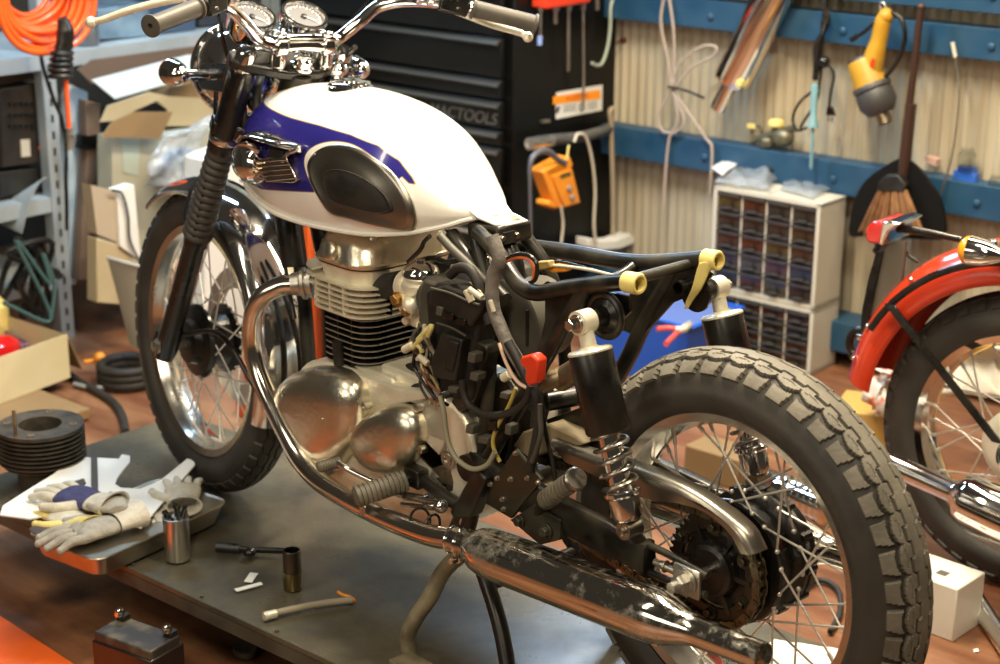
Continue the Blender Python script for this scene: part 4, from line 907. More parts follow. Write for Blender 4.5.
# handlebar
hb = [(1.106, .0, 1.0), (1.106, .05, 1.0), (1.118, .085, 1.012), (1.105, .125, 1.046), (1.10, .16, 1.074), (1.07, .205, 1.088), (1.01, .255, 1.090), (.97, .29, 1.085), (.945, .33, 1.077), (.92, .37, 1.068)]
P = [V(x, -y, z) for x, y, z in reversed(hb)][:-1] + [V(*p) for p in hb]; mb = MB(); mb.tube(P, .0125, 18); bar = part(mb, 'handlebar', 'chrome', st=True)
for s in (1, -1):
    a = V(.966, .285 * s, 1.085); b_ = V(.908, .398 * s, 1.060); d = (b_ - a).normalized(); LG = (b_ - a).length
    mb = MB(); mb.lathe([(.014, 0), (.0205, .001), (.0205, .005), (.0165, .007), (.0162, LG - .006), (.0195, LG - .004), (.0195, LG), (.016, LG + .001), (.005, LG + .001), (.004, LG - .01)], a, d, 30); part(mb, 'grip', 'grip', bar, True)
    o = a - d * .035; mb = MB(); mb.box(o, (.052, .036, .040), frame_from(d, (0, 0, 1))[2:3] + frame_from(d, (0, 0, 1))[0:2]); mb.cyl(o - d * .028, o + d * .03, .020, 20); mb.box(o + V(-.014, 0, .012), (.016, .014, .016)); mb.box(o + V(-.018, 0, -.008), (.012, .016, .008)); mb.box(o - d * .016 + V(-.02, 0, .006), (.008, .008, .008))
    sh_ = part(mb, 'switch_housing', 'black', bar, True, bevel=.004)
    mb = MB(); mb.cyl(o - d * .05, o - d * .038, .018, 16); mb.cyl(o - d * .07, o - d * .058, .017, 16); mb.box(o - d * .05 + V(.02, 0, 0), (.03, .03, .024)); mb.sphere(o - d * .055 + V(.03, 0, -.002), .014, seg=14, rings=8); part(mb, 'lever_bracket', 'chrome', bar, True, bevel=.002)
    mb = MB(); lp = [o - d * .05 + V(.035, 0, 0), o + V(.06, 0, .004), V(1.052, .30 * s, 1.088), V(1.098, .35 * s, 1.067), V(1.130, .385 * s, 1.048), V(1.148, .402 * s, 1.041)] if s > 0 else [o - d * .05 + V(.035, 0, 0), o + V(.04, 0, -.008), V(.985, .30 * s, 1.066), V(.968, .34 * s, 1.052), V(.945, .385 * s, 1.040), V(.932, .398 * s, 1.033)]
    mb.tube(lp, [.007, .0075, .0075, .007, .0065, .006], 14, flat=.7); mb.sphere(lp[-1], .0105, seg=16, rings=10); part(mb, 'brake_lever' if s < 0 else 'clutch_lever', 'alu_matte', bar, True)
mb = MB(); mb.box(V(1.0, -.24, 1.108), (.02, .014, .006)); part(mb, 'kill_switch', 'orange', bar, True, bevel=.002)
mb = MB()
for s in (1, -1):
    mb.cyl(V(1.106, .038 * s, 1.0), V(1.106, .062 * s, 1.0), .021, 22); mb.box(V(1.106, .05 * s, 1.016), (.046, .024, .010)); mb.sphere(V(1.092, .05 * s, 1.022), .008, seg=12, rings=8); mb.sphere(V(1.12, .05 * s, 1.022), .008, seg=12, rings=8); mb.cyl(V(1.108, .05 * s, .96), V(1.106, .05 * s, .99), .015, 18)
mb.box(V(1.106, 0, 1.018), (.03, .08, .010)); part(mb, 'bar_clamp', 'chrome', bar, True, bevel=.003)
# gauges
GA = V(-.50, 0, .86).normalized()
for s in (1, -1):
    c = V(1.205, .056 * s, 1.042); mb = MB(); mb.lathe([(.018, -.05), (.034, -.045), (.043, -.03), (.046, -.005), (.047, 0), (.048, .006), (.046, .010), (.0405, .010), (.039, .006), (.039, .0)], c, GA, 44, caps=False); mb.lathe([(.001, -.05), (.018, -.05)], c, GA, 30)
    g = part(mb, 'speedometer' if s > 0 else 'tachometer', 'chrome', st=True)
    mb = MB(); mb.lathe([(.0395, .002), (.001, .0021)], c, GA, 40, caps=False); part(mb, 'dial_face', mat('grey_dial', (.09, .09, .105), rough=.5), g, True)
    xx, yy, zz = frame_from(GA, (1, 0, 0)); mb = MB()
    for i in range(23):
        t = radians(-130 + 260 * i / 22); L_ = .006 if i % 2 == 0 else .003; dv = xx * cos(t) + yy * sin(t); mb.box(c + dv * (.035 - L_ / 2) + GA * .0028, (L_, .0022, .0006), (dv, GA.cross(dv), GA))
    t = radians(-130); dv = xx * cos(t) + yy * sin(t); mb.box(c + dv * .012 + GA * .0045, (.028, .002, .0008), (dv, GA.cross(dv), GA)); part(mb, 'dial_markings', mat('dial_white', (.85, .83, .75), rough=.4), g, True)
    for i, tx in enumerate((['0', '40', '80', '120', '160', '180'] if s > 0 else ['0', '2', '4', '6', '8', '10'])): pass
    mb = MB(); mb.lathe([(.006, .002), (.006, .006), (.001, .0065)], c, GA, 20); part(mb, 'needle_hub', 'black', g, True)
mb = MB(); mb.box(V(1.215, 0, .985), (.05, .12, .006)); mb.tube([V(1.13, .03, .98), V(1.20, .03, .985)], .008, 10); mb.tube([V(1.13, -.03, .98), V(1.20, -.03, .985)], .008, 10); part(mb, 'gauge_bracket', 'chrome', st=True, bevel=.002)
# headlight
HC = V(1.352, 0, .925); HA = V(1, 0, -.04).normalized(); mb = MB(); mb.lathe([(.001, -.098), (.03, -.092), (.055, -.078), (.074, -.055), (.084, -.025), (.087, .0), (.088, .02), (.087, .024), (.093, .026), (.095, .034), (.092, .044), (.085, .047)], HC, HA, 52); hl = part(mb, 'headlight', 'chrome', st=True)
mb = MB(); mb.lathe([(.085, .045), (.06, .056), (.03, .062), (.001, .064)], HC, HA, 40, caps=False); part(mb, 'headlight_lens', glass('headlight_glass', (.9, .92, .95), .05), hl, True)
mb = MB()
for s in (1, -1): mb.prism([V(1.20, .100 * s, .90), V(1.33, .094 * s, .89), V(1.36, .092 * s, .91), V(1.33, .094 * s, .94), V(1.18, .100 * s, .96)], V(0, .005 * s, 0)); mb.cyl(V(1.35, .08 * s, .915), V(1.35, .108 * s, .915), .012, 16)
part(mb, 'headlight_bracket', 'black', hl, True, each=True, bevel=.002)
for s in (1, -1):
    mb = MB(); e = V(1.236, .185 * s, .936); mb.cyl(V(1.238, .09 * s, .930), e, .008, 14); mb.cyl(V(1.238, .09 * s, .930), V(1.238, .13 * s, .932), .011, 14)
    tsg = part(mb, 'turn_signal', 'chrome', st=True); mb = MB(); mb.lathe([(.001, -.036), (.010, -.033), (.018, -.024), (.023, -.010), (.025, .006), (.0265, .010), (.0265, .014), (.0245, .015)], e + V(0, .014 * s, 0), V(1, 0, 0), 30); part(mb, 'signal_shell', 'chrome', tsg, True)
    mb = MB(); mb.lathe([(.0245, .014), (.024, .022), (.018, .031), (.008, .036), (.001, .037)], e + V(0, .014 * s, 0), V(1, 0, 0), 26); part(mb, 'signal_lens', 'amber', tsg, True)
for k, pts in enumerate(([(1.25, .05, .93), (1.20, .07, .90), (1.17, .05, .86), (1.15, .02, .80)], [(1.26, .02, .95), (1.21, .03, .94), (1.17, .06, .90), (1.14, .07, .82), (1.10, .05, .76)], [(1.26, -.03, .94), (1.20, -.05, .90), (1.17, -.05, .84)], [(1.24, .06, .96), (1.19, .085, .93), (1.18, .08, .85), (1.2, .07, .78)])):
    mb = MB(); mb.tube([V(*p) for p in pts], .010 - .0012 * k, 10); part(mb, 'wiring_loom', 'black_matte', st=True)
# ignition switch / mirror boss at right of the stem
mb = MB(); mb.sphere(V(1.12, -.085, .952), .022, (1, 1, .7), 20, 12); mb.cyl(V(1.12, -.085, .93), V(1.12, -.085, .96), .012, 14); part(mb, 'chrome_boss', 'chrome', st=True)
mb = MB(); mb.tube([V(1.06, .075, .72), V(1.05, .08, .66), V(1.04, .08, .60)], .022, 16); part(mb, 'ignition_coil', 'black')
# ================================================================== surroundings
def slab(mb, pts, fn, d, m=0, sub=1):
    P = [fn(x, y) for x, y in pts]
    if sub > 1: P = cr(P, sub, True)
    mb.prism(P, d, m); return mb
def fV(v): return lambda x, y: PV(x, y, v)
def fU(u): return lambda x, y: PU(x, y, u)
def fZ(z): return lambda x, y: PZ(x, y, z)
def text(s, size, o, xdir, ydir, mt, parent, name, ext=.0008, shear=0):
    c = bpy.data.curves.new(name, 'FONT'); c.body = s; c.size = size; c.extrude = ext; c.shear = shear; c.align_x = 'CENTER'; c.align_y = 'CENTER'
    ob = bpy.data.objects.new(name + '_tmp', c); COL.objects.link(ob); dg = bpy.context.evaluated_depsgraph_get(); me = bpy.data.meshes.new_from_object(ob.evaluated_get(dg)); bpy.data.objects.remove(ob)
    x = Vector(xdir).normalized(); y = Vector(ydir); y = (y - x * y.dot(x)).normalized(); z = x.cross(y)
    mb = MB(); mb.add([Vector(o) + x * v.co.x + y * v.co.y + z * v.co.z for v in me.vertices], [tuple(p.vertices) for p in me.polygons]); bpy.data.meshes.remove(me)
    return mb.build(name, mt, parent)
# ---- tool chest
M['chest'] = mat('black_chest_paint', (.0028, .0028, .0026), (.005, .0048, .004), scale=6, rough=.3, rvar=.12, spec=.3)
chest = thing('tool_chest', 'large black roller tool chest with wide drawers against the corrugated wall', 'tool chest', R(2.5, -2.06, FZ))
CU0, CU1, CV0, CV1 = 2.0, 3.02, -2.325, -1.80; zt = 1.25
mb = MB(); mb.box(R((CU0 + CU1) / 2, (CV0 + CV1) / 2 - .01, (FZ + .12 + zt) / 2), (CU1 - CU0, CV1 - CV0 - .02, zt - FZ - .12), RAX); mb.build('cabinet_body', 'chest', chest, bevel=.006)
for u in (2.08, 2.94):
    for v in (-2.25, -1.88):
        mb = MB(); mb.cyl(R(u, v - .02, FZ + .055), R(u, v + .02, FZ + .055), .055, 22); mb.box(R(u, v, FZ + .10), (.06, .06, .05), RAX); mb.build('caster', 'black_matte', chest)
dz = [1.20, 1.03, .90, .755, .63, .565, .475, .422, .285, .16, .02, -.045]
M['handle_trim'] = mat('drawer_trim', (.55, .50, .42), metal=1, rough=.3)
for a, b_ in zip(dz[:-1], dz[1:]):
    mb = MB(); mb.box(R((CU0 + CU1) / 2 + .0, CV1 + .004, (a + b_) / 2), (CU1 - CU0 - .05, .018, a - b_ - .008), RAX); dr = mb.build('drawer', 'chest', chest, bevel=.003)
    mb = MB(); mb.rings([[R(u, CV1 + .013 + y, a - .006 + z) for y, z in ((0, 0), (.012, -.004), (.016, -.014), (.010, -.018), (.008, -.010), (0, -.006))] for u in (CU0 + .03, CU1 - .03)]); mb.build('drawer_pull', 'handle_trim', dr)
tx = PV(462, 114.5, CV1 + .0135); M['badge_grey'] = mat('badge_grey', (.16, .15, .13), metal=.6, rough=.4)
text('MACTOOLS', .052, tx, -RU, Z3, 'badge_grey', chest, 'chest_lettering', .001, .25)
mb = MB(); mb.prism([R(CU0 - .002, v, z) for v, z in ((-2.02, .565), (-2.255, .560), (-2.255, .478), (-2.02, .482))], RU * .003); lb = mb.build('warning_label', 'white', chest)
lp = fU(CU0 - .0025)
mb = MB(); slab(mb, [(553, 96.5), (600, 89.8), (600.5, 98.6), (553, 104.5)], lp, RU * -.0008); mb.build('label_band', mat('label_orange', (.95, .30, .01), rough=.5), lb)
text('WARNING', .024, PU(577, 97, CU0 - .0038), -RV, Z3, mat('dark_orange_ink', (.5, .10, .01), rough=.5), lb, 'label_word', .0004)
mb = MB(); slab(mb, [(557, 107), (560, 106), (558.5, 112.5), (555.5, 113)], lp, RU * -.0008); mb.ring(PU(582, 107, CU0 - .003), RU, .011, .002, 20, 6)
for i in range(4):
    y = 105 + i * 2.0; slab(mb, [(563, y + .4), (576, y - 1.2), (576, y - .8), (563, y + .8)], lp, RU * -.0006); slab(mb, [(588, y - 2.4), (597, y - 3.6), (597, y - 3.2), (588, y - 2.0)], lp, RU * -.0006)
mb.build('label_print', 'black_matte', lb)
# side push handle (a bar with worn tape)
mb = MB(); f = fU(CU0 - .075); mb.tube([PU(530, 143, CU0 - .075), PU(550, 140, CU0 - .075), PU(580, 137, CU0 - .075), PU(600, 132, CU0 - .07), PU(612, 127, CU0 - .02)], .017, 16); h = mb.build('push_handle', mat('worn_grey_tape', (.10, .095, .085), (.05, .048, .045), scale=30, rough=.5), chest)
mb = MB(); mb.tube([PU(529, 144, CU0 - .075), PU(551, 140.5, CU0 - .075)], .019, 16); mb.tube([PU(530, 144, CU0 - .075), PU(537, 150, CU0 - .01)], .012, 12); mb.build('handle_bracket', 'steel', h)
mb = MB(); mb.tube([PU(541, 121.5, CU0 - .008), PU(549, 121, CU0 - .008)], .006, 8); mb.build('chest_latch', 'steel', chest)
# magnetic rack and the tools hanging from it
tr = tag(MB().box(R(CU0 - .035, -1.995, .862), (.06, .215, .05), RAX).build('tool_tray', 'red', bevel=.006), 'red magnetic tool tray on the upper side of the black chest', 'tray')
tools = [('screwdriver', 541, 0, 540, 44, .0045, 'steel', 'thin steel screwdriver shaft with blue tip, nearest the right grip'), ('screwdriver', 555, 0, 555, 22, .0075, 'steel', 'short thick screwdriver shaft hanging second from the left on the chest side'), ('tool_rod', 568.5, 0, 568, 70, .0055, 'steel', 'straight grey rod hanging left of the longest rod on the chest side'), ('tool_rod', 583, 0, 583.5, 106, .0045, 'steel', 'longest thin grey rod hanging down across the warning label'), ('hex_key', 597, 0, 597, 9, .004, 'steel', 'short dark hex key hanging right of the longest rod')]
for nm, x0, y0, x1, y1, r, mt, lab in tools:
    mb = MB(); a = PU(x0, y0 - 6, CU0 - .035); b_ = PU(x1, y1, CU0 - .03); mb.tube([a, b_], r, 10); mb.tube([a, a + (b_ - a).normalized() * .05], r * 1.9, 10); mb.sphere(b_, r * 1.05, seg=10, rings=6)
    o = tag(mb.build(nm, mt), lab, 'tool', 'tools hanging on the chest side')
    if nm == 'screwdriver' and y1 > 30: m_ = MB(); m_.cyl(PU(540, 36, CU0 - .031), PU(539.6, 45, CU0 - .031), .008, 10); m_.build('tip', mat('blue_tip', (.25, .32, .6), rough=.4), o)
mb = MB(); mb.tube([PU(616, -4, CU0 - .03), PU(612, 2, CU0 - .03), PU(610.5, 10, CU0 - .03), PU(610, 30, CU0 - .03), PU(607, 50, CU0 - .03), PU(602, 63, CU0 - .03), PU(597, 65.5, CU0 - .03), PU(592, 63, CU0 - .03)], .0055, 12)
tag(mb.build('brake_hose', mat('pale_teal_hose', (.36, .42, .36), rough=.5)), 'pale green curved hose hanging from the top right of the chest side', 'hose')
mb = MB(); mb.tube([PU(629, -4, CU0 - .02), PU(629, 20, CU0 - .02), PU(627, 34, CU0 - .02), PU(621, 40, CU0 - .02), PU(617, 43, CU0 - .02)], .004, 10); mb.sphere(PU(624, 40, CU0 - .02), .012, seg=12, rings=8)
tag(mb.build('hook', mat('dark_red_wire', (.14, .03, .02), metal=.5, rough=.4)), 'dark reddish wire hook at the rear edge of the chest side', 'hook')
# hoist pendant
PZ_ = lambda x, y: PU(x, y, CU0 - .14)
pd = thing('hoist_pendant', 'orange two button hoist control box hanging from the chest handle', 'remote control', PZ_(562, 205))
mb = MB(); slab(mb, [(543, 172), (562, 163), (568, 158), (573, 170), (581, 203), (563, 209), (556, 208)], PZ_, RU * .05); slab(mb, [(545, 170), (570, 156), (574, 166), (548, 178)], PZ_, RU * .055); slab(mb, [(549, 200), (557, 204), (556, 210), (548, 206)], PZ_, RU * .05); mb.build('control_housing', 'orange', pd, bevel=.005)
mb = MB(); slab(mb, [(551, 176), (569, 170), (579, 202), (563, 207)], PZ_, RU * -.006); mb.build('button_plate', 'orange', pd, bevel=.003)
for x, y in ((567, 188), (570, 197)):
    mb = MB(); mb.lathe([(.0095, 0), (.0095, .006), (.007, .009), (.001, .009)], PZ_(x, y) - RU * .006, -RU, 20); mb.build('push_button', mat('grey_button', (.25, .22, .2), rough=.4), pd)
mb = MB(); slab(mb, [(558, 174.5), (568, 171), (569.5, 175), (559.5, 178.5)], PZ_, RU * -.0072); mb.build('legend_plate', mat('dark_olive', (.10, .08, .02), rough=.5), pd)
mb = MB(); pts = [PZ_(565, 163), PZ_(556, 158), PZ_(549, 152), PZ_(541, 151), PZ_(533, 157), PZ_(530, 168), PZ_(530, 190), PZ_(531, 245)]; mb.tube(pts, [.009, .009, .010, .010, .009, .007, .005, .005], 12); mb.build('pendant_cable', mat('grey_cable', (.10, .10, .11), rough=.4), pd)
mb = MB(); mb.tube([PZ_(567, 160), PZ_(568, 150), PZ_(569, 145)], .0035, 8); mb.build('hanging_loop', 'yellow', pd)
def cord(name, pts, r, mt, lab, cat='cord', grp=None, sub=6):
    mb = MB(); mb.tube(pts, r, 10, sub=sub); return tag(mb.build(name, mt), lab, cat, grp)
cord('rope', [PU(x, y, CU0 - .10) for x, y in [(574, 142), (578, 134), (586, 138), (592, 160), (595, 190), (594, 225), (596, 244)]], .0052, 'cream', 'cream cord looped over the chest handle and hanging down', 'rope')
cord('rope', [PU(x, y, CU0 - .05) for x, y in [(613, 240), (613, 200), (612, 160), (611, 125), (610, 112), (613, 108)]], .008, mat('tan_rope', (.34, .27, .18), rough=.7), 'thick tan strap hanging at the rear edge of the chest', 'strap')
mb = MB(); mb.tube([PZ_(561, 206), PZ_(563, 225), PZ_(561, 245), PZ_(558, 270)], .004, 8); mb.build('pull_cord', 'cream', pd)
mb = MB(); slab(mb, [(588, 238), (600, 241), (615, 240), (630, 234), (635, 238), (634, 244), (620, 249), (600, 251), (588, 247)], fU(CU0 - .09), RU * .05); tag(mb.build('plastic_tray', 'white', bevel=.004), 'small cream plastic tray at the foot of the hanging cords', 'tray')

# ---- items on the corrugated wall
WF = WV + .10
cf = fV(WV + .05)
mb = MB()
for pts in ([(664, -4), (661, 24), (668, 60), (672, 87)], [(669, -4), (674, 36), (674, 84)], [(671, 88), (680, 63), (701, 47), (716, 47), (713, 56), (690, 69), (674, 90)], [(671, 90), (659, 114), (662, 130), (673, 133)], [(673, 90), (678, 120), (670, 136), (666, 168), (664, 205)], [(674, 92), (706, 138), (712, 150), (710, 195)], [(673, 92), (684, 118), (681, 128), (672, 134)]):
    mb.tube([PV(x, y, WF) for x, y in pts], .0045, 8)
cc_ = tag(mb.build('extension_cable', mat('beige_cable', (.42, .34, .28), rough=.5)), 'beige coiled cable hanging on the corrugated wall beside the chest', 'cable')
mb = MB(); mb.tube([PV(668, 87, WF + .01), PV(684, 90, WF + .01), PV(704, 98, WF + .01)], .004, 8); mb.build('cable_tie', 'black', cc_)
a = PV(778, -14, WF + .02); b_ = PV(731, 82, WF + .02); d = (b_ - a).normalized(); L_ = (b_ - a).length
mb = MB(); mb.lathe([(.05, -.25), (.056, -.2), (.058, 0), (.058, L_ - .02), (.054, L_ - .004), (.040, L_ + .004), (.025, L_ + .008), (.025, L_ + .095), (.022, L_ + .096), (.021, L_ + .06), (.001, L_ + .05)], a, d, 40)
hm = tag(mb.build('muffler', 'chrome_warm'), 'chrome muffler hanging diagonally from the blue wall rail', 'exhaust')
mb = MB(); mb.box(PV(741, 83, WF + .05), (.02, .03, .02), RAX); mb.build('tab', 'yellow', hm, bevel=.003)
# cord bundle with plug
mb = MB()
for k in range(5):
    o = (k - 2) * 2.2; mb.tube([PV(824 + o, -5, WF + .01 * (k % 2)), PV(826 - o * .6, 20, WF + .01), PV(819 + o * .7, 45, WF + .01 * (k % 3)), PV(817 + o * .4, 66, WF), PV(815 + o * .2, 80, WF)], .006, 8)
for pts in ([(823, 60), (831, 68), (834, 76), (831, 92), (829, 108)], [(822, 66), (818, 85), (800, 102), (793, 118), (797, 130), (807, 128)], [(820, 78), (817, 100), (806, 118), (800, 128)]): mb.tube([PV(x, y, WF) for x, y in pts], .0042, 8)
mb.sphere(PV(824, 62, WF), .018, seg=12, rings=8)
pc = tag(mb.build('power_cord', 'black'), 'bundle of black power cords with a plug hanging on the wall', 'cord')
mb = MB(); mb.prism([PV(x, y, WF + .01) for x, y in [(827, 107), (831, 107), (834, 116), (826, 115)]], -RV * .012); mb.cyl(PV(828.5, 116, WF), PV(828.5, 121, WF), .002, 6); mb.cyl(PV(832, 117, WF), PV(832, 122, WF), .002, 6); mb.build('plug', 'black', pc)
mb = MB(); mb.lathe([(.009, 0), (.011, .01), (.010, .06), (.009, .10), (.017, .115), (.017, .125), (.005, .127), (.005, .24), (.001, .25)], PV(815, 84, WF + .03), PV(811, 170, WF + .03) - PV(815, 84, WF + .03), 16)
tag(mb.build('riveter', mat('teal_handle', (.20, .38, .42), rough=.45)), 'teal handled hand tool hanging below the black cord bundle', 'tool')
# heat gun
HG = WF + .06; g = lambda x, y: PV(x, y, HG)
hg_ = thing('heat_gun', 'yellow and black heat gun hanging by its handle from the blue rail', 'heat gun', g(880, 120))
M['hg_yellow'] = mat('tool_yellow', (.52, .28, .02), (.42, .22, .02), scale=12, rough=.4)
a, b_ = g(861, 58), g(886, 124); d = (b_ - a).normalized(); L_ = (b_ - a).length
mb = MB(); mb.lathe([(.024, 0), (.040, .006), (.044, .016), (.044, .06), (.048, .07), (.048, L_ * .55)], a, d, 28); mb.tube([g(886, 14), g(883, 22), g(879, 40), g(874, 58), g(872, 70)], [.019, .023, .023, .030, .030], 18); mb.sphere(g(886, 16), .022, seg=16, rings=10)
bd = mb.build('gun_body', 'hg_yellow', hg_)
mb = MB(); mb.lathe([(.052, L_ * .40), (.055, L_ * .42), (.055, L_ * .47), (.050, L_ * .49), (.053, L_ * .52), (.054, L_ * .70), (.042, L_ * .80), (.036, L_ * .84)], a, d, 30); mb.lathe([(.033, -.002), (.037, .004), (.037, .012), (.033, .014)], a, d, 26); mb.build('heat_shield', mat('grey_black_plastic', (.05, .047, .045), rough=.45), hg_)
mb = MB(); mb.lathe([(.022, L_ * .82), (.022, L_ * .99), (.019, L_), (.018, L_ * .93), (.001, L_ * .9)], a, d, 24); mb.build('nozzle', mat('heat_stained_steel', (.40, .32, .22), metal=1, rough=.3), hg_)
mb = MB(); mb.prism([g(877, 57) + RV * .026, g(880, 58) + RV * .026, g(878, 67) + RV * .026, g(874, 66) + RV * .026], RV * .003); mb.build('trigger', 'red', hg_)
mb = MB(); mb.tube([g(886, 14), g(892, 13), g(902, 20), g(905, 38), g(899, 58), g(886, 76), g(872, 84)], .0065, 10); mb.tube([g(886, 16), g(876, 22), g(864, 32), g(856, 37)], .0055, 10); mb.cyl(g(857, 36), g(851, 40), .008, 10); mb.build('gun_cable', 'black', hg_)
mb = MB(); mb.tube([g(881, 10), g(880, 4), g(884, 3), g(886, 8)], .003, 8); mb.build('hanging_hook', 'steel', hg_)
# dustpan and hand broom
dp = lambda x, y: PV(x, y, WF + .05)
dt = thing('dustpan', 'black long handled dustpan hanging from the blue rail', 'dustpan', dp(900, 250))
mb = MB(); rs = []
pan = [(903, 158), (885, 166), (866, 180), (855, 198), (850, 218), (850, 236), (870, 236), (900, 238), (930, 240), (944, 238), (944, 218), (940, 200), (930, 184), (918, 168)]
P = cr([dp(x, y) for x, y in pan], 3, True); c = sum(P, Vector()) / len(P)
mb.rings([[c + (p - c) * k - RV * h for p in P] for k, h in ((1, .0), (1.0, .006), (.93, .030), (.80, .045), (.01, .05))]); mb2 = mb; mb2.rings([[c + (p - c) * k - RV * h for p in P] for k, h in ((1, .0), (.96, .003), (.90, .025), (.78, .038), (.01, .042))], caps=False)
mb2.build('pan', mat('pan_black', (.003, .0028, .0025), rough=.6, spec=.25), dt)
mb = MB(); mb.tube([dp(921, 6), dp(915, 60), dp(909, 110), dp(905, 160)], [.010, .010, .011, .014], 14); mb.tube([dp(911, 104), dp(905, 160), dp(902, 186)], [.016, .017, .012], 14); mb.sphere(dp(921, 7), .012, seg=12, rings=8); mb.build('pan_handle', mat('dark_brown_handle', (.045, .022, .015), rough=.35), dt)
hb_ = thing('hand_broom', 'brown bristled broom head tucked inside the black dustpan', 'broom', dp(888, 235))
bz = lambda x, y: PV(x, y, WF + .075)
mb = MB()
for i in range(90):
    t = random.random(); k = random.random(); x0, x1 = 881 + t * 24, 858 + t * 66; y1 = 231 + 4 * sin(t * pi) + random.uniform(-2, 2)
    a = bz(x0, 186) + RV * (.02 * (k - .5)); b_ = bz(x1, y1) + RV * (.035 * (k - .5)); mb.tube([a, (a + b_) / 2, b_], [.0028, .0035, .002], 5, sub=1)
mb.build('bristles', mat('brown_bristle', (.34, .17, .07), (.20, .09, .035), scale=40, rough=.7), hb_)
mb = MB(); mb.prism([bz(x, y) + RV * .014 for x, y in [(880, 182), (888, 174), (900, 174), (908, 184), (906, 192), (880, 190)]], -RV * .028); mb.build('broom_cap', 'black_matte', hb_, bevel=.004)
cord('inspection_wire', [PV(x, y, WF - .0) for x, y in [(953, 44), (956, 62), (959, 84), (958, 115), (953, 150), (946, 178), (935, 208)]], .0028, 'steel', 'thin springy wire probe hanging right of the dustpan handle', 'wire')
mb = MB(); mb.cyl(PV(952.5, 42, WF), PV(955.5, 57, WF), .006, 10); tag(mb.build('wire_ferrule', 'alu_matte'), 'small pale metal ferrule at the top of the wire probe', 'ferrule')
# things standing on the middle rail
z_r = .4335
py = lambda x, y: PV(x, y, WV + .06)
pp_ = thing('oil_pump', 'grey oily pump with a yellow knob on the middle blue rail', 'pump', py(775, 152))
mb = MB(); mb.sphere(py(783, 137), .034, (1.1, .9, .9), 18, 12); mb.sphere(py(767, 142), .027, (1, .9, .8), 16, 10); mb.cyl(py(752, 140), py(795, 128), .012, 14); mb.ring(py(757, 132), RV, .018, .006, 20, 8); mb.cyl(py(776, 135), py(776, 124), .012, 14); mb.build('pump_body', mat('oily_grey_metal', (.10, .095, .06), (.2, .18, .12), scale=30, metal=.5, rough=.4), pp_)
mb = MB(); mb.lathe([(.012, 0), (.024, .004), (.025, .014), (.020, .022), (.001, .024)], py(776, 127), Z3, 22); mb.box(py(752, 126), (.03, .015, .012), RAX); mb.build('yellow_knob', 'yellow', pp_)
mb = MB(); slab(mb, [(953, 170), (975, 175), (975, 187), (953, 182)], py, -RV * .03); slab(mb, [(957, 165), (973, 168), (973, 176), (957, 173)], py, -RV * .03); tag(mb.build('small_box', mat('bright_blue', (.03, .13, .55), rough=.4), bevel=.002), 'small bright blue box standing on the middle rail at the right', 'box')
def jar(x, y, r, h, lab):
    o = PV(x, y, WV + .055); mb = MB(); mb.lathe([(r * .8, 0), (r, .003), (r, h * .7), (r * .75, h * .82), (r * .75, h), (r * .68, h), (r * .68, h * .82), (r * .92, h * .68), (r * .92, .006), (.001, .005)], o, Z3, 22); return tag(mb.build('glass_jar', glass('jar_glass', (.85, .87, .85), .05)), lab, 'jar')
jar(966, 168, .024, .055, 'clear glass jar standing behind the small blue box'); jar(996, 190, .022, .04, 'clear glass jar at the right end of the middle rail')
mb = MB(); slab(mb, [(925, 156), (936, 160), (936, 166), (925, 162)], py, -RV * .03); tag(mb.build('small_box', mat('pink_card', (.55, .35, .3), rough=.6)), 'small pinkish carton on the middle rail right of the dustpan handle', 'box')
rail('trim_4', 0, -.075, .09, .12)

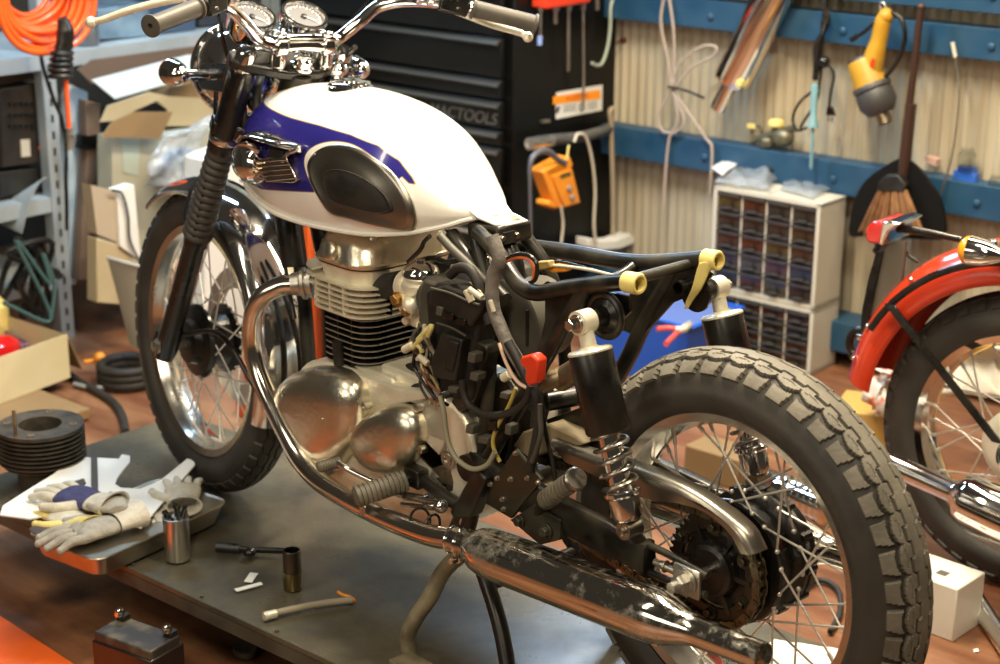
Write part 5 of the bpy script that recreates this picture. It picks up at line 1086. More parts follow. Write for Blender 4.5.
# ---- drawer cabinets
M['cab'] = mat('cream_cabinet', (.62, .58, .48), (.54, .50, .40), scale=5, rough=.5)
dcol = [mat('smoked_drawer', c, c2, scale=22, lo=.4, hi=.65, rough=.18, coat=.3) for c, c2 in (((.018, .012, .007), (.07, .042, .022)), ((.022, .013, .008), (.11, .04, .018)), ((.018, .015, .009), (.10, .08, .03)), ((.012, .011, .009), (.05, .045, .035)))]
M['drawer_rim'] = mat('drawer_rim_plastic', (.055, .052, .050), rough=.35)
def cabinet(z0, z1, rows, lab, u0=1.095, u1=1.457, v0=-2.245, v1=-2.10):
    c = thing('drawer_cabinet', lab, 'cabinet', R((u0 + u1) / 2, (v0 + v1) / 2, z0), 'small parts drawer cabinets')
    t = .012; mb = MB(); zc = (z0 + z1) / 2; vc_ = (v0 + v1) / 2; uc_ = (u0 + u1) / 2
    mb.box(R(uc_, vc_, z1 - t / 2), (u1 - u0, v1 - v0, t), RAX); mb.box(R(uc_, vc_, z0 + t / 2), (u1 - u0, v1 - v0, t), RAX); mb.box(R(uc_, v0 + .003, zc), (u1 - u0, .006, z1 - z0), RAX)
    for u in (u0 + t / 2, u1 - t / 2): mb.box(R(u, vc_, zc), (t, v1 - v0, z1 - z0), RAX)
    W_ = (u1 - u0 - 2 * t) / 4; H_ = (z1 - z0 - 2 * t) / rows
    for i in range(1, 4): mb.box(R(u0 + t + i * W_, vc_ - .003, zc), (.006, v1 - v0 - .008, z1 - z0), RAX)
    for j in range(1, rows): mb.box(R(uc_, vc_ - .006, z0 + t + j * H_), (u1 - u0 - .01, v1 - v0 - .014, .0025), RAX)
    mb.build('cabinet_shell', 'cab', c)
    for i in range(4):
        for j in range(rows):
            u = u0 + t + (i + .5) * W_; z = z0 + t + (j + .5) * H_; mb = MB(); mb.box(R(u, v1 - .045, z - .001), (W_ - .009, .08, H_ - .006), RAX); d = mb.build('drawer', random.choice(dcol), c)
            mb = MB(); mb.box(R(u, v1 - .002, z + H_ / 2 - .008), (W_ - .009, .010, .008), RAX); mb.box(R(u, v1 - .002, z - H_ / 2 + .006), (W_ - .009, .006, .005), RAX); mb.box(R(u, v1 + .004, z - H_ / 2 + .012), (.030, .012, .004), RAX); mb.build('drawer_pull', 'drawer_rim', d)
cabinet(.028, .341, 5, 'upper cream cabinet of small smoked drawers, stacked under the plastic bags'); cabinet(FZ + .002, .026, 4, 'lower cream cabinet of small smoked drawers standing on the floor')
def crumple(name, pts, z, amp, mt, lab, cat, grid=22, seed=1, fn=None):
    rnd = random.Random(seed); P = [fn(x, y) if fn else PZ(x, y, z) for x, y in pts]; mb = MB(); n = grid; ph = [rnd.uniform(0, 6.28) for _ in range(12)]; fr = [rnd.uniform(3, 14) for _ in range(12)]
    vs = []
    for i in range(n + 1):
        for j in range(n + 1):
            s, t = i / n, j / n; p = (P[0] * (1 - s) + P[1] * s) * (1 - t) + (P[3] * (1 - s) + P[2] * s) * t
            e = min(1, 4 * min(s, 1 - s, t, 1 - t)) * .7 + .3
            h = sum(abs(sin(fr[k] * s + fr[k + 1] * t + ph[k])) for k in range(0, 10, 2)) / 5; g_ = sum(sin(fr[k] * t * 1.3 - fr[k + 1] * s + ph[k]) for k in range(0, 10, 2)) / 5
            vs.append(p + Z3 * (amp * h * e) + RU * (amp * .5 * g_) + RV * (amp * .4 * sin(6 * s + ph[3])))
    fs = [(i * (n + 1) + j, (i + 1) * (n + 1) + j, (i + 1) * (n + 1) + j + 1, i * (n + 1) + j + 1) for i in range(n) for j in range(n)]
    mb.add(vs, fs); return tag(mb.build(name, mt, solid=.0012, ang=50), lab, cat)
crumple('plastic_bag', [(712, 184), (742, 158), (790, 164), (775, 192)], .345, .045, 'clear_bag', 'crumpled clear plastic bag at the left end of the cabinet top', 'bag', seed=2)
crumple('plastic_bag', [(778, 190), (800, 172), (842, 182), (815, 200)], .345, .022, 'clear_bag', 'flat clear plastic bag at the right end of the cabinet top', 'bag', seed=5)
crumple('paper_tag', [(711, 168), (742, 151), (750, 155), (722, 176)], .375, .006, 'white', 'white paper card standing in the bags on the cabinet top', 'card', seed=9)
mb = MB(); mb.tube([PZ(762, 178, .36), PZ(780, 162, .39), PZ(800, 146, .42)], .011, 10); tag(mb.build('black_bar', 'black_matte'), 'dark bar lying across the bags on the cabinet top', 'tool')
# blue bin with pliers
bn = thing('storage_bin', 'bright blue plastic bin in front of the drawer cabinets', 'bin', R(1.47, -1.86, FZ))
M['bin_blue'] = mat('bin_blue', (.015, .10, .52), rough=.4)
mb = MB(); o4 = lambda k, z: [R(1.47 + sx * .20 * k, -1.86 + sy * .13 * k, z) for sx, sy in ((1, 1), (-1, 1), (-1, -1), (1, -1))]
mb.rings([o4(.86, FZ), o4(1, .02), o4(1.05, .02), o4(1.05, .03), o4(.97, .03), o4(.84, FZ + .01)]); mb.build('bin_shell', 'bin_blue', bn, bevel=.004)
mb = MB(); mb.box(R(1.47, -1.86, .015), (.38, .24, .012), RAX); mb.build('bin_lid', mat('dusty_blue', (.10, .16, .42), rough=.5), bn)
pl = thing('pliers', 'pliers with pink red handles lying on the blue bin', 'pliers', PZ(675, 330, .024))
zp = .034
mb = MB(); mb.tube([PZ(657, 329, zp), PZ(668, 328, zp), PZ(676, 329, zp)], .008, 10); mb.tube([PZ(666, 344, zp), PZ(673, 337, zp), PZ(678, 332, zp)], .008, 10); mb.build('handle', mat('pink_red_grip', (.62, .09, .08), rough=.4), pl)
mb = MB(); mb.tube([PZ(676, 329, zp), PZ(684, 329, zp), PZ(692, 324, zp)], [.008, .011, .004], 10); mb.tube([PZ(678, 332, zp), PZ(684, 328, zp), PZ(690, 322, zp)], [.008, .011, .004], 10); mb.build('jaw', 'alu_matte', pl)

# ---- second motorcycle (red) ------------------------------------------------
RB = thing('motorcycle', 'red motorcycle cut by the right edge, its chrome rear wheel in view', 'motorcycle', R(-.3, -1.2, FZ))
WC = R(.05, -1.20, FZ + .33); Fx = (RU * cos(.02) + RV * sin(.02)); Fy = Z3.cross(Fx)
def LR(p): return WC + Fx * p.x + Fy * p.y + Z3 * p.z
def rpart(mb, name, mt, parent=RB, loc=True, **k):
    if loc: mb.map(LR)
    return mb.build(name, mt, parent, **k)
O = V(0, 0, 0)
w2 = rpart(rimmesh(O, .246, .038), 'rear_wheel_rim', 'chrome')
rpart(tire(O, .270, .060, .058, tread_front, 480, .005, 58, 118, 3.2), 'tire', 'tire_side', w2, ang=25)
mb = MB(); mb.lathe([(.02, .07), (.05, .066), (.075, .055), (.085, .045), (.085, .03), (.07, .02), (.07, -.02), (.09, -.03), (.09, -.05), (.03, -.06)], O, V(0, 1, 0), 40); rpart(mb, 'hub', 'alu_matte', w2)
for i in range(36):
    t = 2 * pi * i / 36; sd = 1 if i % 2 else -1; off = (radians(40) if (i // 2) % 2 else -radians(40)); hb0 = V(.082 * cos(t + off), sd * .035, .082 * sin(t + off)); re = V(.226 * cos(t), sd * .005, .226 * sin(t)); mb = MB(); mb.cyl(hb0, re, .0022, 6); mb.cyl(re + (hb0 - re).normalized() * .02, re, .004, 6); rpart(mb, 'spoke', 'spoke', w2)
M['redpaint'] = mat('orange_red_paint', (.50, .038, .010), (.44, .030, .008), scale=6, rough=.24, coat=.6)
OF = V(0, 0, .022)
f2 = rpart(fender_mesh(OF, .420, 6, 128, .088, .085, 48), 'rear_fender', 'redpaint', ang=60)
mb = MB()
for a in (14, 26, 48, 70): t = radians(a); q_ = .402; mb.sphere(V(q_ * cos(t), .060, .022 + q_ * sin(t)), .006, seg=10, rings=6)
mb.map(LR); mb.each('fender_screw', 'chrome', f2)
mb = MB(); P = []; 
for a in range(28, 112, 6): t = radians(a); P.append(V(.385 * cos(t), .090, .022 + .385 * sin(t)))
mb.tube(P, .008, 8, sub=2, flat=.6); rpart(mb, 'fender_rail', 'black', f2)
mb = MB(); mb.rings([[V(.385 * cos(radians(40)), .096, .022 + .385 * sin(radians(40))) * 1 + V(dx, dy, 0) for dx, dy in ((-.012, 0), (.012, 0), (.012, .006), (-.012, .006))], [V(.02, .115, .03) + V(dx, dy, 0) for dx, dy in ((-.012, 0), (.012, 0), (.012, .006), (-.012, .006))]]); rpart(mb, 'fender_strut', 'black', f2)
rp_ = lambda x, y, o=0: PV(x, y, -1.2 + o)
mb = MB(); mb.tube([rp_(876, 238), rp_(890, 230), rp_(905, 229), rp_(930, 233), rp_(962, 240)], [.012, .012, .009, .008, .007], 12, flat=.7); mb.tube([rp_(876, 238, .0), rp_(880, 246), rp_(876, 252)], .010, 10); mb.tube([rp_(902, 243), rp_(908, 255), rp_(918, 262)], .004, 8); rpart(mb, 'lamp_bracket', 'black', loc=False)
mb = MB(); slab(mb, [(866, 228), (872, 222), (882, 221), (884, 230), (880, 244), (868, 244), (865, 238)], lambda x, y: rp_(x, y, .05), -RV * .10); tlm = rpart(mb, 'tail_light', 'redlens', loc=False, bevel=.006)
mb = MB(); slab(mb, [(882, 222), (890, 221), (900, 224), (888, 232), (882, 246), (878, 245)], lambda x, y: rp_(x, y, .055), -RV * .11); rpart(mb, 'lamp_rim', 'chrome', tlm, loc=False, bevel=.004)
mb = MB(); slab(mb, [(880, 246), (905, 241), (902, 275), (897, 300), (880, 318), (872, 330), (868, 310), (872, 280)], lambda x, y: rp_(x, y, .02), -RV * .015); rpart(mb, 'plate_holder', mat('grey_plate', (.16, .15, .12), metal=.3, rough=.45), loc=False, bevel=.003)
mb = MB(); slab(mb, [(876, 252), (882, 252), (874, 290), (866, 330), (860, 336), (862, 310), (868, 280)], lambda x, y: rp_(x, y, .03), -RV * .03); mb.ring(rp_(863, 345), RV, .034, .010, 26, 10); rpart(mb, 'lamp_hanger', 'black', loc=False)
mb = MB(); mb.cyl(rp_(858, 337, .04), rp_(874, 338, .04), .007, 12); rpart(mb, 'rubber_bolt', 'chrome', loc=False)
mb = MB(); mb.lathe([(.010, -.05), (.020, -.03), (.027, -.01), (.030, .015), (.031, .02)], rp_(980, 252, .17), Fx, 26); ts2 = rpart(mb, 'turn_signal', 'chrome', loc=False)
mb = MB(); mb.lathe([(.030, .02), (.028, .03), (.018, .04), (.001, .043)], rp_(980, 252, .17), Fx, 22); rpart(mb, 'signal_lens', 'amber', ts2, loc=False)
mb = MB(); mb.cyl(rp_(985, 250, .10), rp_(985, 252, .17), .008, 12); mb.sphere(rp_(992, 247, .10), .018, seg=14, rings=8); rpart(mb, 'signal_stalk', 'chrome', ts2, loc=False)
MY = .20; ml = lambda x, y: PV(x, y, -1.2 + MY)
a, b_ = ml(878, 458), ml(1040, 531); d = (b_ - a).normalized()
mb = MB(); L1 = (ml(957, 494) - a).length; mb.lathe([(.001, .02), (.022, .004), (.0235, 0), (.024, L1 - .01), (.030, L1), (.047, L1 + .012), (.052, L1 + .03), (.055, L1 + .10), (.055, L1 + .45)], a, d, 40); rpart(mb, 'muffler', 'chrome', loc=False, ang=50)
mb = MB(); mb.cyl(V(.02, .10, 0), V(-.9, .10, .08), .022, 12); mb.cyl(V(.02, -.10, 0), V(-.9, -.10, .08), .022, 12); mb.cyl(V(0, -.12, 0), V(0, .13, 0), .012, 14); rpart(mb, 'swingarm', 'black')
mb = MB(); mb.tube([V(-.25, .09, .42), V(-.6, .09, .50), V(-1.0, .09, .55)], .016, 12); mb.tube([V(-.25, -.09, .42), V(-.6, -.09, .50), V(-1.0, -.09, .55)], .016, 12); mb.tube([V(-.9, .1, .08), V(-.95, .1, .3), V(-1.0, .09, .55)], .016, 12); rpart(mb, 'frame', 'black')
mb = MB(); mb.tube([V(-.03, .12, .02), V(-.06, .12, .17), V(-.10, .12, .34)], .024, 16); rpart(mb, 'shock_absorber', 'chrome')
mb = MB(); mb.tube([V(-1.0, 0, .6), V(-1.4, 0, .62)], .14, 24, flat=1.2); rpart(mb, 'fuel_tank', 'redpaint')
# ---- clutter round the red motorcycle
crumple('plastic_bag', [(868, 402), (882, 372), (894, 385), (886, 420)], -.02, .06, mat('bag_print', (.66, .60, .54), (.75, .16, .06), scale=20, lo=.5, hi=.56, rough=.35), 'crumpled white and orange printed bag behind the red rear tyre', 'bag', seed=4, fn=lambda x, y: PV(x, y, -1.55))
def carton(name, u, v, z0, su, sv, sz, rot, mt, lab, cat='box', bev=.003):
    ax = (RU * cos(rot) + RV * sin(rot), -RU * sin(rot) + RV * cos(rot), Z3); mb = MB(); mb.box(R(u, v, z0 + sz / 2), (su, sv, sz), ax)
    return tag(mb.build(name, mt, bevel=bev), lab, cat), ax
M['carton_y'] = mat('yellow_card', (.55, .33, .08), (.45, .27, .07), scale=6, rough=.6)
carton('carton', .62, -1.62, FZ, .20, .16, .16, .3, 'carton_y', 'yellow brown carton on the floor left of the red rear tyre')
carton('carton', .24, -1.72, FZ, .16, .13, .12, .5, 'carton_y', 'small yellow carton seen through the red bike rear spokes')
carton('tool_case', -.12, -1.86, FZ, .34, .2, .10, .1, mat('case_green', (.04, .09, .05), rough=.5), 'low dark green case behind the red rear wheel', 'case')
crumple('dust_sheet', [(945, 395), (960, 345), (1010, 350), (1010, 400)], .1, .05, mat('cream_cloth', (.66, .60, .48), rough=.8), 'crumpled cream cloth seen through the top of the red bike wheel', 'cloth', seed=6, fn=lambda x, y: PV(x, y, -1.75))
# white carton in front of the red wheel
wc, ax = carton('carton', .125, -.93, FZ, .20, .112, .118, -.06, mat('white_card', (.78, .75, .66), (.68, .64, .54), scale=5, rough=.6), 'small white carton lying on the floor between the two rear tyres')
mb = MB(); wcen = R(.125, -.93, FZ + .1185)
for i in range(5): mb.box(wcen + ax[0] * (.085 - .018 * i) + ax[1] * .005, (.004, .07 - .006 * (i % 3), .0006), ax)
mb.box(wcen + ax[0] * -.04 + ax[1] * .01, (.022, .022, .0006), ax)
mb.each('printed_mark', mat('print_ink', (.10, .095, .08), rough=.6), wc)
# chrome tubes on the floor
a = PZ(974, 597, FZ + .02); b_ = PZ(1012, 655, FZ + .02); mb = MB(); mb.cyl(a, b_ + (b_ - a) * .5, .020, 24); mb.cyl(a - (b_ - a) * .08, a, .016, 20)
tag(mb.build('chrome_tube', 'chrome'), 'chrome fork tube lying on the floor at the right edge', 'tube')
mb = MB(); p0 = PZ(755, 478, FZ + .04); p1 = PZ(835, 512, FZ + .04); d = (p1 - p0).normalized(); L_ = (p1 - p0).length; pr = [(.03, 0), (.036, .01), (.036, L_ * .35), (.045, L_ * .38), (.045, L_ * .45), (.034, L_ * .47)]
for i in range(6): h = L_ * (.5 + i * .075); pr += [(.034, h), (.044, h + .006), (.044, h + .014), (.034, h + .018)]
mb.lathe(pr, p0, d, 30); tag(mb.build('fork_lower', 'chrome'), 'ribbed chrome fork lower lying on the floor beyond the rear wheel', 'fork')
mb = MB(); mb.box(PZ(722, 462, FZ + .04), (.16, .10, .08), RAX); tag(mb.build('carton', mat('dull_card', (.22, .14, .06), rough=.75), bevel=.004), 'dull brown carton on the floor seen between the shock and rear tyre', 'box')
crumple('shop_rag', [(735, 664), (775, 640), (842, 650), (850, 680)], .004, .012, mat('white_rag', (.72, .70, .63), rough=.8), 'white rag on the platform under the rear wheel', 'rag', seed=12)
# orange lifting column behind the engine
oc = thing('engine_crane', 'orange steel crane column standing behind the engine', 'crane', R(2.0, -1.0, FZ))
M['crane'] = mat('crane_orange', (.80, .13, .02), (.7, .11, .02), scale=8, rough=.4)
p = PV(306, 300, -1.0); uu = p.dot(RU)
mb = MB(); mb.box(R(uu, -1.02, .16), (.10, .10, .66), RAX); mb.build('column', 'crane', oc, bevel=.005)
mb = MB(); mb.box(R(uu, -1.02, FZ + .03), (.5, .09, .055), RAX); mb.box(R(uu, -1.02, FZ + .03), (.09, .5, .055), RAX); mb.build('crane_foot', 'crane', oc, bevel=.004)
mb = MB(); mb.cyl(R(uu - .10, -1.0, FZ + .058), R(uu - .10, -1.0, .30), .028, 20); mb.cyl(R(uu - .10, -1.0, .30), R(uu - .06, -1.0, .44), .016, 16); mb.build('hydraulic_ram', 'black', oc)
# ---- steel shelf rack on the left --------------------------------------------
SU = 3.0
rk = thing('shelf_rack', 'grey perforated steel shelving rack at the left', 'shelving', R(3.3, -1.1, FZ))
M['rack'] = mat('grey_blue_steel', (.48, .53, .55), (.36, .39, .40), scale=6, rough=.45, metal=.3)
def post(v, u):
    mb = MB(); H = 1.25; mb.box(R(u, v, FZ + H / 2), (.003, .045, H), RAX); mb.box(R(u + .020, v + .022, FZ + H / 2), (.040, .003, H), RAX)
    for i in range(int(H / .05)): mb.box(R(u - .0012, v, FZ + .04 + i * .05), (.002, .009, .024), RAX, 1)
    mb.build('post', ['rack', 'black_matte'], rk)
pv = -.872
post(pv, SU); post(-1.76, SU + .36); post(.15, SU); post(pv, SU + .5)
for z in (.70, .272, .03):
    mb = MB(); mb.box(R(SU + .26, -.36 if z < .6 else -.80, z), (.50, 1.02 if z < .6 else 1.9, .012), RAX); mb.box(R(SU + .006, -.36 if z < .6 else -.80, z - .016), (.004, 1.02 if z < .6 else 1.9, .045), RAX); mb.build('shelf_board', 'rack', rk)
def ubox(name, px, u, du, mt, lab, cat='box', bev=.004, sit=None, **k):
    mb = MB(); slab(mb, px, fU(u), RU * du); o = tag(mb.build(name, mt, bevel=bev), lab, cat, **k)
    if sit is not None: o.location.z = sit
    return o
M['bin_clear'] = mat('bluish_clear_plastic', (.20, .29, .36), (.06, .10, .15), scale=9, rough=.15, coat=.5)
ubox('parts_bin', [(96, 44), (96, 14), (150, 6), (150, 40)], 3.08, .25, 'bin_clear', 'bluish plastic bin on the top shelf behind the clutch lever', sit=.7065)
ubox('parts_bin', [(154, 40), (154, 20), (196, 12), (196, 36)], 3.08, .25, mat('dark_blue_bin', (.05, .08, .13), rough=.3), 'dark blue bin on the top shelf behind the left grip', sit=.7065)
ubox('parts_bin', [(200, 36), (200, 5), (262, 0), (262, 30)], 3.10, .25, mat('black_bin', (.03, .035, .045), rough=.3), 'black bin on the top shelf behind the headlight', sit=.7065)
mb = MB(); mb.lathe([(.03, 0), (.035, .004), (.035, .13), (.015, .16), (.015, .18), (.001, .182)], PU(88, 45, 3.06), Z3, 22); tag(mb.build('spray_can', mat('grey_can', (.25, .27, .29), metal=.7, rough=.3)), 'grey spray can at the left end of the top shelf', 'can')
# lower shelves
M['dark_gear'] = mat('dark_gear', (.012, .009, .006), (.035, .026, .017), scale=14, rough=.5)
b1 = ubox('old_receiver', [(2, 168), (0, 89), (36, 84), (39, 163)], 3.05, .3, 'dark_gear', 'dark electronic unit with rows of sockets on the left shelf', 'electronics')
mb = MB()
for j in range(3):
    for i in range(6): mb.cyl(PU(10 + i * 5.5, 104 + j * 11, 3.05), PU(10 + i * 5.5, 104 + j * 11, 3.05) - RU * .006, .006, 10)
mb.each('panel_socket', 'black', b1); mb = MB(); slab(mb, [(20, 140), (29, 139), (30, 156), (21, 157)], fU(3.049), -RU * .004); mb.build('cream_switch', 'cream', b1)
mb = MB(); mb.sphere(PU(40, 148, 3.045), .006, seg=8, rings=6); mb.build('indicator', 'red', b1)
ubox('parts_box', [(-4, 86), (-4, 62), (33, 60), (35, 80)], 3.08, .3, mat('brown_box', (.09, .055, .03), rough=.6), 'dark brown box on the left shelf below the orange hose')
ubox('toolbox', [(0, 198), (0, 172), (40, 168), (42, 190)], 3.06, .25, 'black_matte', 'flat black case under the electronic unit', 'case')
mb = MB(); rs = []
for i in range(13):
    t = i / 12; x0, y0 = 47 - 25 * t, 178 + 56 * t * t; x1, y1 = 2 - 2 * t, 206 + 18 * t; a = PU(x0, y0, 2.96); b_ = PU(x1, y1, 3.10); n_ = V(0, 0, .004); rs.append([a, b_, b_ + n_, a + n_])
mb.rings(rs); tag(mb.build('sheet_panel', mat('curved_grey_sheet', (.36, .38, .38), rough=.35), sub=0), 'curved grey metal panel leaning on the left shelf', 'panel')
rnd = random.Random(3)
for k in range(5):
    mb = MB(); pts = [PU(rnd.uniform(-2, 60), rnd.uniform(235, 320), 2.93 - k * .03) for _ in range(7)]; mb.tube(pts, .009 if k < 4 else .006, 8); tag(mb.build('cable', 'black' if k != 4 else mat('teal_wire', (.05, .11, .11), rough=.5)), 'tangled black cable heaped beside the perforated post' if k < 4 else 'thin teal wire in the black cable tangle at the left', 'cable', 'tangled black cables' if k < 4 else None)
# hose coil, coupling
hc = thing('air_hose', 'bright orange coiled air hose hanging at the top left', 'hose', PU(40, 48, 2.78))
M['hose'] = mat('orange_hose', (.90, .12, .015), rough=.3, coat=.3); mb = MB(); ce = PU(20, -20, 2.78)
for k in range(12):
    Rr1 = .088 + .012 * (k % 4) + .002 * k; pts = []
    for i in range(20): t = 2 * pi * i / 20; pts.append(ce - RU * (.02 + .009 * k) + RV * (Rr1 * cos(t + k)) * 1.05 + Z3 * ((Rr1 + .006 * sin(3 * t + k)) * sin(t + k) - .004 * k))
    mb.tube(pts, .0085, 10, closed=True, sub=3)
mb.build('hose_loops', 'hose', hc)
mb = MB(); mb.tube([PU(62, 18, 2.60), PU(65, 30, 2.60), PU(64, 48, 2.60)], [.014, .024, .024], 14); mb.spring(PU(62, 50, 2.60), PU(60, 78, 2.60), .026, .007, 5, 8, 18); mb.cyl(PU(63, 46, 2.60), PU(60, 78, 2.60), .023, 16); mb.build('swivel_guard', 'black', hc)
mb = MB(); mb.tube([PU(66, 80, 2.60), PU(67, 100, 2.60), PU(69, 130, 2.60)], .0065, 10); mb.build('hose_tail', 'hose', hc)
mb = MB(); mb.cyl(PU(69, 128, 2.60), PU(70, 150, 2.60), .009, 14); mb.cyl(PU(70, 134, 2.60), PU(70, 143, 2.60), .013, 14); mb.build('coupling', 'steel', hc)
cord('black_cable', [PU(x, y, 2.95) for x, y in [(38, 40), (44, 70), (54, 100), (62, 120), (66, 150), (66, 180), (67, 230)]], .006, 'black', 'black cable running down in front of the perforated post', 'cable')
# panels, cartons and the bag between post and fork
ubox('door_panel', [(66, 96), (70, 84), (88, 92), (88, 115), (84, 200), (76, 285), (70, 285)], 3.04, .03, mat('pale_blue_panel', (.50, .60, .66), rough=.5), 'pale blue white panel standing behind the perforated post', 'panel')
ubox('wood_strip', [(86, 100), (101, 104), (100, 150), (92, 220), (88, 280), (79, 280), (84, 200), (88, 150)], 2.98, .04, mat('brown_strip', (.20, .13, .085), (.15, .10, .07), scale=8, rough=.7), 'brown board strip standing right of the pale panel', 'board')
mb = MB(); slab(mb, [(86, 136), (102, 134), (101, 148), (85, 150)], fU(2.975), RU * .05); tag(mb.build('tape_band', 'black'), 'black tape band round the brown board strip', 'tape')
ubox('paper_sheet', [(92, 80), (115, 99), (192, 77), (204, 55), (188, 55)], 2.88, .004, mat('bluish_white_sheet', (.66, .78, .82), rough=.5), 'pale bluish white sheet lying slanted under the top shelf', 'sheet', bev=0)
ubox('card_sheet', [(78, 70), (92, 60), (205, 45), (205, 58), (92, 84)], 2.94, .006, mat('dark_cardboard', (.13, .085, .06), rough=.7), 'dark brown cardboard sheet above the pale sheet', 'cardboard', bev=0)
cb1 = thing('cardboard_box', 'large open cardboard box with raised flaps behind the front fork', 'cardboard box', PU(150, 285, 2.85))
M['card'] = mat('cardboard', (.46, .37, .22), (.38, .30, .17), scale=5, rough=.75); M['card_in'] = mat('cardboard_brown', (.26, .16, .07), (.21, .13, .055), scale=5, rough=.75); M['card_pale'] = mat('pale_card', (.46, .43, .32), (.36, .34, .25), scale=4, rough=.7)
mb = MB(); slab(mb, [(112, 136), (160, 136), (215, 128), (216, 290), (112, 290)], fU(2.85), RU * .07); mb.build('box_body', 'card_pale', cb1)
mb = MB(); slab(mb, [(102, 137), (113, 122), (134, 112), (173, 112), (160, 139)], fU(2.80), RU * .006); mb.build('flap', 'card_in', cb1)
mb = MB(); slab(mb, [(101, 122), (108, 106), (150, 92), (168, 96), (134, 111), (113, 121)], fU(2.86), RU * .006); slab(mb, [(168, 110), (150, 96), (205, 98), (218, 106), (216, 126), (165, 126)], fU(2.90), RU * .006); mb.build('flap', 'card', cb1)
mb = MB(); slab(mb, [(122, 139), (140, 139), (138, 176), (123, 172)], fU(2.848), -RU * .001); mb.build('tape', mat('pale_green_tape', (.42, .48, .40), rough=.4), cb1)
ubox('cardboard_box', [(168, 86), (200, 80), (222, 92), (222, 112), (160, 104)], 3.0, .1, 'card_in', 'brown cardboard box behind the left turn signal', 'cardboard box')
crumple('plastic_bag', [(140, 192), (165, 140), (208, 118), (206, 190)], 0, .05, 'clear_bag', 'bluish clear plastic bag in front of the cardboard box', 'bag', seed=8, fn=lambda x, y: PU(x, y, 2.70), grid=26)
mb = MB(); mb.sphere(PU(180, 165, 2.78), .07, (.7, 1.1, .8), 18, 12); tag(mb.build('bundle', mat('blue_grey_bundle', (.30, .36, .42), (.18, .22, .27), scale=14, rough=.4)), 'blue grey wrapped bundle inside the clear bag', 'bundle')
bk_ = thing('file_box', 'tan and white file box standing left of the front tyre', 'box', PU(118, 245, 2.72))
mb = MB(); slab(mb, [(91, 185), (116, 191), (119, 243), (97, 234)], fU(2.72), RU * .045); mb.build('tan_side', mat('tan_board', (.42, .34, .24), rough=.7), bk_)
mb = MB(); slab(mb, [(117, 191), (134, 185), (141, 261), (120, 246)], fU(2.71), RU * .045); mb.build('white_side', 'white', bk_)
mb = MB(); mb.tube([PU(x, y, 2.70) for x, y in [(112, 190), (122, 194), (128, 215), (130, 240), (140, 262)]], .004, 8); mb.build('binding_wire', 'grey_plastic', bk_)
ubox('cardboard_box', [(97, 238), (118, 244), (134, 262), (136, 306), (97, 303)], 2.72, .05, 'card', 'tan cardboard box under the file box', 'cardboard box')
mb = MB(); rs = []
for i in range(17):
    t = pi * i / 16; rs.append([PU(126 + 3 * 0 - 20 * cos(t) * .9, 262 - 4 * cos(t), 2.52) + RU * (.10 * sin(t)) * -1, PU(136 - 5 * cos(t), 345, 2.52) + RU * (.05 * sin(t)) * -1])
mb.rings([[a, b_, b_ + RU * .004, a + RU * .004] for a, b_ in rs]); mb.tube([r[0] for r in rs], .006, 8, sub=1); tag(mb.build('bucket', mat('grey_bucket', (.34, .33, .29), rough=.5)), 'grey plastic bucket left of the front tyre', 'bucket')
mb = MB(); p = PZ(128, 378, FZ + .02); 
for k in range(3): mb.ring(p + Z3 * (.020 * k), Z3, .075, .014, 36, 10)
tag(mb.build('rubber_coil', 'rubber'), 'black rubber hose coil on the floor left of the front tyre', 'hose')
mb = MB(); mb.sphere(PZ(100, 358, FZ + .05), .018, seg=14, rings=8); mb.tube([PZ(84, 362, FZ + .04), PZ(100, 360, FZ + .04)], .007, 8); tag(mb.build('valve_knob', 'orange'), 'small orange red knob on the floor behind the left carton', 'knob')
cord('floor_cable', [PZ(x, y, FZ + .012) for x, y in [(66, 372), (80, 382), (98, 392), (113, 402), (122, 415), (126, 432)]], .011, 'rubber', 'black cable curving over the floor left of the platform', 'cable')
cord('floor_cable', [PZ(x, y, FZ + .012) for x, y in [(74, 384), (92, 388), (110, 387)]], .007, mat('grey_lead', (.25, .25, .25), rough=.5), 'short grey lead on the floor behind the finned cylinder', 'cable')
# white louvred heater seen behind the tank nose
ht = thing('heater', 'white louvred panel heater behind the front fender', 'heater', PU(250, 262, 2.6))
mb = MB(); slab(mb, [(205, 371), (205, 160), (240, 146), (278, 150), (292, 352)], fU(2.6), RU * .10); mb.build('heater_case', 'white', ht, bevel=.005)
mb = MB()
for i in range(12):
    y = 172 + i * 7.4; slab(mb, [(240, y), (272, y - 7), (272, y - 4.8), (240, y + 2.2)], fU(2.598), -RU * .002)
mb.build('louvre_slots', 'black_matte', ht)

# ================================================================== foreground
# open carton with tail lamps
cx = thing('cardboard_tray', 'cream open cardboard box of lamps on the floor at the left edge', 'cardboard box', PZ(20, 395, FZ))
M['card_cream'] = mat('cream_card', (.66, .58, .36), (.56, .49, .30), scale=6, rough=.7)
zT = -.01; Ar = PZ(66, 334, zT); Al = PZ(-60, 378, zT); Br = PZ(74, 330, zT) + (PZ(0, 311, zT) - PZ(74, 333, zT)) * 0; Bk = PZ(0, 310, zT); dB = (PZ(0, 310, zT) - PZ(75, 333, zT)); Bk2 = Ar + dB * 1.3; Bl = Al + dB * 1.3
dn_ = V(0, 0, FZ - zT + .036)
def wallp(a, b_, t=.004, nm='side_panel', mt='card_cream'):
    mb = MB(); n_ = (b_ - a).cross(Z3).normalized() * t; mb.prism([a, b_, b_ + dn_, a + dn_], n_); return mb.build(nm, mt, cx)
wallp(Al, Ar); wallp(Ar, Bk2); wallp(Bk2, Bl); wallp(Bl, Al)
